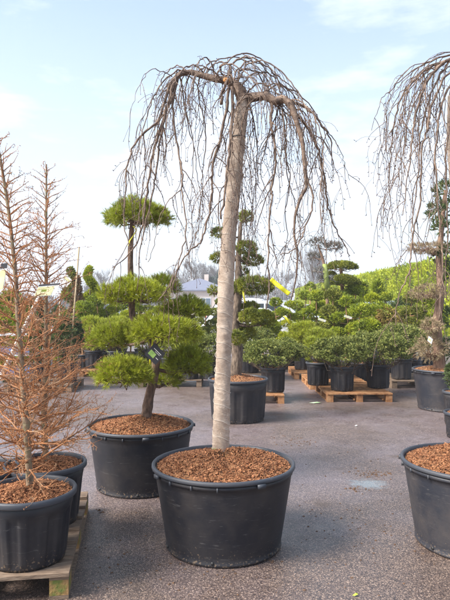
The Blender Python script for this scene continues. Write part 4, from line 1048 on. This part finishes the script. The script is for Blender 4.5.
larch((P(28, 3.2), 3.25, .50), [(28, 478, 0), (27, 430, 0), (23, 380, 0), (19, 330, 0), (15, 270, 0), (9, 215, 0), (1, 165, 0), (-5, 130, 0)], 3.25, 'front bare larch with rust brown twigs, its top leaving the left edge', 3, .40, zlo=.10)
larch((P(46, 3.74), 3.76, .50), [(46, 462, 0), (44, 420, 0), (46, 380, 0), (46, 330, 0), (46, 280, 0), (46, 220, 0), (46, 164, 0)], 3.76, 'rear bare larch standing upright with its pointed top clear against the sky', 6, .40, zlo=.08)
larch((P(-24, 3.6), 3.62, .50), [(-24, 462, 0), (-25, 400, 0), (-24, 300, 0), (-26, 170, 0)], 3.62, 'third bare larch mostly beyond the left edge, only its twigs reaching in', 9, .42, dens=.8)

# stakes
def stake(p0, p1, Y, r, label):
    a, b_ = at(*p0, Y), at(*p1, Y); o = np.array([a[0], a[1], max(0, a[2])]); m = MB(); m.tube([a-o, (a+b_)/2-o, b_-o], [r, r*.95, r*.9], 8)
    x = m.build('bamboo_stake', M_STAKE, loc=tuple(o)); tag(x, label, 'stake', 'bamboo stakes')
stake((69, 378), (79, 247), 10.3, .016, 'thin leaning bamboo stake rising past the coppery conifer')
stake((58, 376), (60, 296), 10.4, .012, 'shorter bamboo stake left of the tall leaning one')
# white birch-like pole crossing behind the front larch
b = MB(); a_, c_ = at(20, 338, 6.2), at(36, 304, 6.2); e_ = at(2, 376, 6.2); o_ = np.array([P(-26, 6.2), 6.2, 0])
b.tube([(0, 0, 0), e_-o_, a_-o_, c_-o_, at(40, 296, 6.2)-o_], [.032, .03, .028, .026, .024], 9)
tag(b.build('white_pole', mat('flaking_white_bark', [(.35, .28, .24), (.6, .56, .52), (.68, .66, .64)], 22, .8, .4, 30), loc=tuple(o_)), 'slanting whitish pole seen through the larch twigs', 'pole')

# plant trolley behind the larches
def trolley(X, Y):
    t = thing('plant_trolley', 'white metal plant trolley with blue trays behind the front larch', 'trolley', (X, Y, 0))
    m = mat('galvanised_metal', [(.55, .56, .58), (.7, .7, .72)], 6, .4, metal=.3); mb_ = mat('blue_tray', [(.08, .14, .32), (.12, .2, .4)], 5, .5)
    for x in (-.65, .65):
        for y in (-.28, .28):
            b = MB(); b.box((x, y, .62), (.035, .035, 1.0)); b.build('post', m, t)
            b = MB(); b.tube([(x-.015, y, .06), (x+.015, y, .06)], .06, 12); b.build('wheel', M_BLK, t)
    for z in (.15, .55, .95):
        b = MB(); b.smooth = False; b.box((0, 0, z), (1.26, .52, .03)); b.build('shelf', m, t)
    for z in (.235, .635):
        b = MB(); b.smooth = False; b.box((-.1, 0, z), (.9, .42, .12)); b.build('tray', mb_, t)
trolley(P(14, 11.5), 11.6)

# ------------------------------------------------------------------ cars
M_GLASS = mat('dark_car_glass', [(.03, .04, .05)], 1, .08); M_TYRE = mat('tyre_rubber', [(.02, .02, .02)], 5, .8)
M_RIM = mat('alloy', [(.4, .4, .42)], 5, .3, metal=.8); M_LAMP = mat('lamp_glass', [(.7, .72, .75)], 5, .1); M_TAIL = mat('tail_lamp', [(.4, .02, .02)], 5, .2)
def car(px, Y, rz, paint, label, H=1.65, Ln=4.5, W=1.8):
    t = thing('parked_car', label, 'car', (P(px, Y), Y, 0), rz, 'cars parked beyond the nursery')
    lo = [(-.5, .32), (-.5, .62), (-.49, .82), (-.44, .9), (-.2, .94), (.2, .93), (.30, .90), (.47, .74), (.5, .6), (.5, .32), (.40, .22), (-.42, .22)]
    lo = [(x*Ln, z*H/1.45) for x, z in lo]
    def ext(prof, ys, name, m, par):
        b = MB(); n = len(prof); k = len(ys); V = []
        for y, ins in ys: 
            cx, cz = sum(p[0] for p in prof)/n, sum(p[1] for p in prof)/n
            V += [(cx+(x-cx)*ins, y, cz+(z-cz)*ins) for x, z in prof]
        Fc = [(j*n+i, j*n+(i+1) % n, (j+1)*n+(i+1) % n, (j+1)*n+i) for j in range(k-1) for i in range(n)]
        Fc += [tuple(range(n)), tuple((k-1)*n+i for i in range(n))[::-1]]
        b.add(V, Fc); b.smooth = False; return b.build(name, m, par)
    w2_ = W/2
    body = ext(lo, [(-w2_, .93), (-w2_+.05, .985), (-w2_+.2, 1), (w2_-.2, 1), (w2_-.05, .985), (w2_, .93)], 'body', paint, t)
    zb = .93*H/1.45
    cab = [(-.45*Ln, zb-.03), (-.38*Ln, H*.93), (-.30*Ln, H*.985), (-.02*Ln, H), (.06*Ln, H*.98), (.24*Ln, zb-.03)]
    ext(cab, [(-w2_+.12, .90), (-w2_+.2, .985), (w2_-.2, .985), (w2_-.12, .90)], 'cabin', paint, t)
    for s in (-1, 1):
        y = s*(w2_-.115); V = [(-.40*Ln, y, zb+.02), (-.35*Ln, y, H*.9), (-.12*Ln, y, H*.92), (-.12*Ln, y, zb+.02)]; V2 = [(-.10*Ln, y, zb+.02), (-.10*Ln, y, H*.92), (.03*Ln, y, H*.91), (.18*Ln, y, zb+.02)]
        for q in (V, V2):
            b = MB(); b.smooth = False; b.add(q+[(x, y_+s*.012, z) for x, y_, z in q], [(0, 1, 2, 3), (7, 6, 5, 4), (0, 4, 5, 1), (1, 5, 6, 2), (2, 6, 7, 3), (3, 7, 4, 0)]); b.build('side_window', M_GLASS, t)
        for x, m_, nm in ((.475, M_LAMP, 'headlight'), (-.485, M_TAIL, 'tail_light')):
            b = MB(); b.box((x*Ln, s*(w2_-.22), .74*H/1.45), (.14, .3, .12)); b.build(nm, m_, t)
        for x in (-.30, .31):
            b = MB(); b.tube([(x*Ln, s*(w2_-.2), .32), (x*Ln, s*(w2_+.01), .32)], .32, 20); wh = b.build('wheel', M_TYRE, t)
            b = MB(); b.tube([(x*Ln, s*(w2_-.1), .32), (x*Ln, s*(w2_+.02), .32)], .2, 16); b.build('rim', M_RIM, wh)
        b = MB(); b.box((.13*Ln, s*(w2_+.06), zb+.06), (.12, .16, .1)); b.build('mirror', paint, t)
    for x0, z0, x1, z1, nm in ((.225, zb+.03, .075, H*.945, 'windscreen'), (-.45, zb+.04, -.392, H*.89, 'rear_window')):
        sgn = 1 if x0 > 0 else -1; b = MB(); b.smooth = False; o_ = .02*sgn
        V = [(x0*Ln+o_, -w2_+.2, z0), (x0*Ln+o_, w2_-.2, z0), (x1*Ln+o_, w2_-.26, z1), (x1*Ln+o_, -w2_+.26, z1)]
        b.add(V+[(x-.03*sgn, y, z-.01) for x, y, z in V], [(0, 1, 2, 3), (7, 6, 5, 4), (0, 4, 5, 1), (1, 5, 6, 2), (2, 6, 7, 3), (3, 7, 4, 0)]); b.build(nm, M_GLASS, t)
M_SILV = mat('silver_paint', [(.55, .57, .6)], 1, .25, metal=.3, coat=.5); M_WPNT = mat('white_paint', [(.78, .78, .78)], 1, .3, coat=.5)
car(283, 24, R(-28), M_SILV, 'silver car facing the aisle behind the topiaries under the yellow ribbon', 1.75)
car(256, 29, R(-10), M_WPNT, 'white car with a long roof seen between the niwaki pads', 1.9, 4.9)
car(262, 20.5, R(-5), M_WPNT, 'white car low down behind the cloud topiaries right of the niwaki trunk', 1.45)
car(306, 42, R(20), M_SILV, 'farther pale car just left of the hedge end', 1.6)

# ------------------------------------------------------------------ houses
def house(px0, px1, Y, ridge_y, eave_y, label, wallc, roofc, nwin=4, depth=9, gable=False):
    x0, x1 = P(px0, Y), P(px1, Y); W = x1-x0; zr, ze = at(0, ridge_y, Y)[2], at(0, eave_y, Y)[2]
    t = thing('bungalow', label, 'house', ((x0+x1)/2, Y+depth/2, 0)); wm = mat('render_wall', [wallc, tuple(c*1.1 for c in wallc)], 3, .8); rm = mat('roof_tiles', [roofc, tuple(c*1.25 for c in roofc)], 4, .7, .3, 12)
    fr = mat('window_frame_paint', [(.75, .75, .75)], 1, .5); gl = mat('house_glass', [(.10, .15, .2)], 1, .1)
    b = MB(); b.smooth = False; b.box((0, 0, ze/2), (W, depth, ze)); b.build('wall', wm, t)
    b = MB(); b.smooth = False; o = .5; h = depth/2+o; hx = W/2+o; rx_ = max(.2, hx-h) if not gable else hx
    V = [(-hx, -h, ze), (hx, -h, ze), (hx, h, ze), (-hx, h, ze), (-rx_, 0, zr), (rx_, 0, zr)]+[(-hx, -h, ze-.18), (hx, -h, ze-.18), (hx, h, ze-.18), (-hx, h, ze-.18)]
    b.add(V, [(0, 1, 5, 4), (1, 2, 5), (2, 3, 4, 5), (3, 0, 4), (0, 6, 7, 1), (1, 7, 8, 2), (2, 8, 9, 3), (3, 9, 6, 0), (6, 9, 8, 7)]); b.build('roof', rm, t)
    for k in range(nwin):
        x = -W/2+W*(k+.5)/nwin
        b = MB(); b.smooth = False; b.box((x, -depth/2, ze*.5), (1.7, .12, 1.5)); f = b.build('window', fr, t)
        for s in (-1, 1):
            b = MB(); b.smooth = False; b.box((x+s*.4, -depth/2-.03, ze*.5), (.68, .12, 1.25)); b.build('pane', gl, f)
    b = MB(); b.smooth = False; b.box((W*.12, 1, zr), (.7, .7, 1.4)); b.build('chimney', wm, t)
    return t
house(168, 228, 88, 277, 290, 'beige bungalow with a blue grey hipped roof beyond the car park', (.62, .52, .46), (.13, .14, .19), 4, 10)
house(103, 126, 75, 293, 299, 'small white house with dark windows far behind the topiaries on the left', (.75, .75, .78), (.22, .24, .32), 2, 7)
house(292, 302, 120, 296, 302, 'pale distant house at the left end of the hedge', (.7, .7, .72), (.3, .3, .33), 1, 7)

# ------------------------------------------------------------------ far trees
def far_tree(px, ytop, Y, wid, label, seed, m=M_FAR, name='bare_tree', upright=False, dens=1.0):
    r_ = np.random.default_rng(seed); H = at(px, ytop, Y)[2]; t = thing(name, label, 'tree', (P(px, Y), Y, 0), 0, 'bare trees on the horizon')
    b = MB(); b.tube([(0, 0, 0), (.02*H, 0, H*.5), (0, 0, H*.93)], [H*.016, H*.011, H*.003], 7); b.build('trunk', m, t)
    c = MB()
    def br(p, d_, L, r, lev):
        q = [p]; dd = np.array(d_)/np.linalg.norm(d_)
        for i in range(4): dd = dd+r_.normal(size=3)*.14+np.array([0, 0, .12]); dd /= np.linalg.norm(dd); q.append(q[-1]+dd*L/4)
        c.tube(q, np.linspace(r, r*.4, 5), 3, cap=False)
        if lev < 3:
            for _ in range(int((7 if lev < 2 else 5)*dens)):
                e = r_.normal(size=3); e[2] = abs(e[2])*.3; br(q[r_.integers(1, 5)], dd*(1.6 if upright else .9)+e*.6, L*r_.uniform(.4, .65), r*.6, lev+1)
    for k in range(int(14*dens)):
        z = H*r_.uniform(.2, .85); a = r_.uniform(0, 6.28); L = wid*(1.15-z/H)*1.1
        br(np.array([0, 0, z]), (math.cos(a)*(.35 if upright else 1), math.sin(a)*(.35 if upright else 1), 1 if upright else .7), L*(1.6 if upright else 1), H*.005, 0)
    c.build('crown', m, t)
for a in [(193, 263, 100, 4.2, 'bare tree rising directly behind the bungalow roof', 201), (207, 264, 96, 3.6, 'bare tree right of the bungalow chimney, left of the wrapped trunk', 202),
          (172, 272, 110, 3.5, 'low bare tree at the left end of the bungalow', 203), (216, 268, 98, 3.5, 'bare tree half hidden by the wrapped trunk', 205), (104, 276, 80, 3.2, 'greyish bare tree behind the small white house', 206),
          (262, 277, 120, 4.5, 'hazy bare tree above the white car roof', 207), (285, 274, 130, 4.5, 'hazy bare tree behind the yellow ribbon', 208)]:
    far_tree(*a)
far_tree(312, 253, 150, 4.5, 'left of the two tall bare poplars left of the sparse juniper', 211, name='bare_poplar', upright=True)
far_tree(319, 257, 152, 4.0, 'right of the two tall bare poplars left of the sparse juniper', 212, name='bare_poplar', upright=True)
cone = cone_tree(222, 272, 92, 3.2, M_FARG, 'dark evergreen beside the bungalow, behind the wrapped trunk', 221, n=1400)
cone_tree(212, 278, 94, 2.6, M_FARG, 'smaller dark evergreen at the right end of the bungalow', 222, n=1200)
def treeline():
    r_ = np.random.default_rng(300); f = MB()
    K = 26000; x = r_.uniform(-150, 150, K); h = 3.0+2.0*np.sin(x*.11)+1.5*np.sin(x*.31+1)+1*np.sin(x*.9)
    z = r_.uniform(0, 1, K)**.7*np.maximum(h, 1.5); y = 170+r_.uniform(-4, 4, K)
    p = np.stack([x, y, z], 1); d_ = r_.normal(size=(K, 3)); d_[:, 2] = abs(d_[:, 2]); s_ = np.cross(d_, r_.normal(size=(K, 3))); s_ /= np.linalg.norm(s_, axis=1, keepdims=True)
    f.tris(np.stack([p-s_*.35, p+s_*.35, p+d_*.8], 1))
    tag(f.build('treeline', M_FAR), 'low grey wood along the horizon', 'wood', kind='stuff')
treeline()

# ------------------------------------------------------------------ lamps
def lamp(px, ytop, Y, arm, label):
    t = thing('street_lamp', label, 'street lamp', (P(px, Y), Y, 0), 0, 'street lamps in the distance'); H = at(px, ytop, Y)[2]
    m = bpy.data.materials.get('lamp_metal') or mat('lamp_metal', [(.35, .37, .4)], 2, .5, metal=.5)
    b = MB(); b.tube([(0, 0, 0), (0, 0, H*.5), (0, 0, H-.4)], [.09, .07, .05], 8); b.tube([(0, 0, H-.4), (arm*.12, 0, H-.08), (arm*.5, 0, H), (arm, 0, H+.05)], .04, 6); b.build('pole', m, t)
    b = MB(); b.tube([(arm*.95, 0, H+.05), (arm+.25*np.sign(arm), 0, H+.1), (arm+.6*np.sign(arm), 0, H+.1)], [.07, .12, .06], 8); b.build('lamp_head', m, t)
lamp(398, 250, 62, 1.3, 'street lamp with a small curved arm rising beyond the hedge on the right')
lamp(276, 250, 75, 1.4, 'left distant lamp post above the parked cars')
lamp(284, 246, 80, -1.2, 'right distant lamp post above the parked cars')

# soft bits on the soil by the main trunk
b = MB(); rg = np.random.default_rng(8)
tufts(b, (0, 0, 0), (.03, .03, .012), 30, 4, .012, .006, rg, .4, 1)
x = at(213, 451, 3.76); tag(b.build('weed_seedling', M_PGRN, loc=(x[0], x[1], .585)), 'tiny green weed at the foot of the wrapped trunk', 'weed')

def haze():
    b = MB(); b.smooth = False; b.box((0, 190, 19), (500, 480, 40))
    m = bpy.data.materials.new('pale_haze'); m.use_nodes = True; t = m.node_tree; t.nodes.clear()
    o = t.nodes.new('ShaderNodeOutputMaterial'); v = t.nodes.new('ShaderNodeVolumePrincipled')
    v.inputs['Color'].default_value = (.93, .95, 1, 1); v.inputs['Density'].default_value = .0016; v.inputs['Anisotropy'].default_value = .2
    t.links.new(v.outputs[0], o.inputs['Volume'])
    tag(b.build('haze', m), 'thin pale haze over the yard and the far trees', 'haze', kind='stuff')
haze()
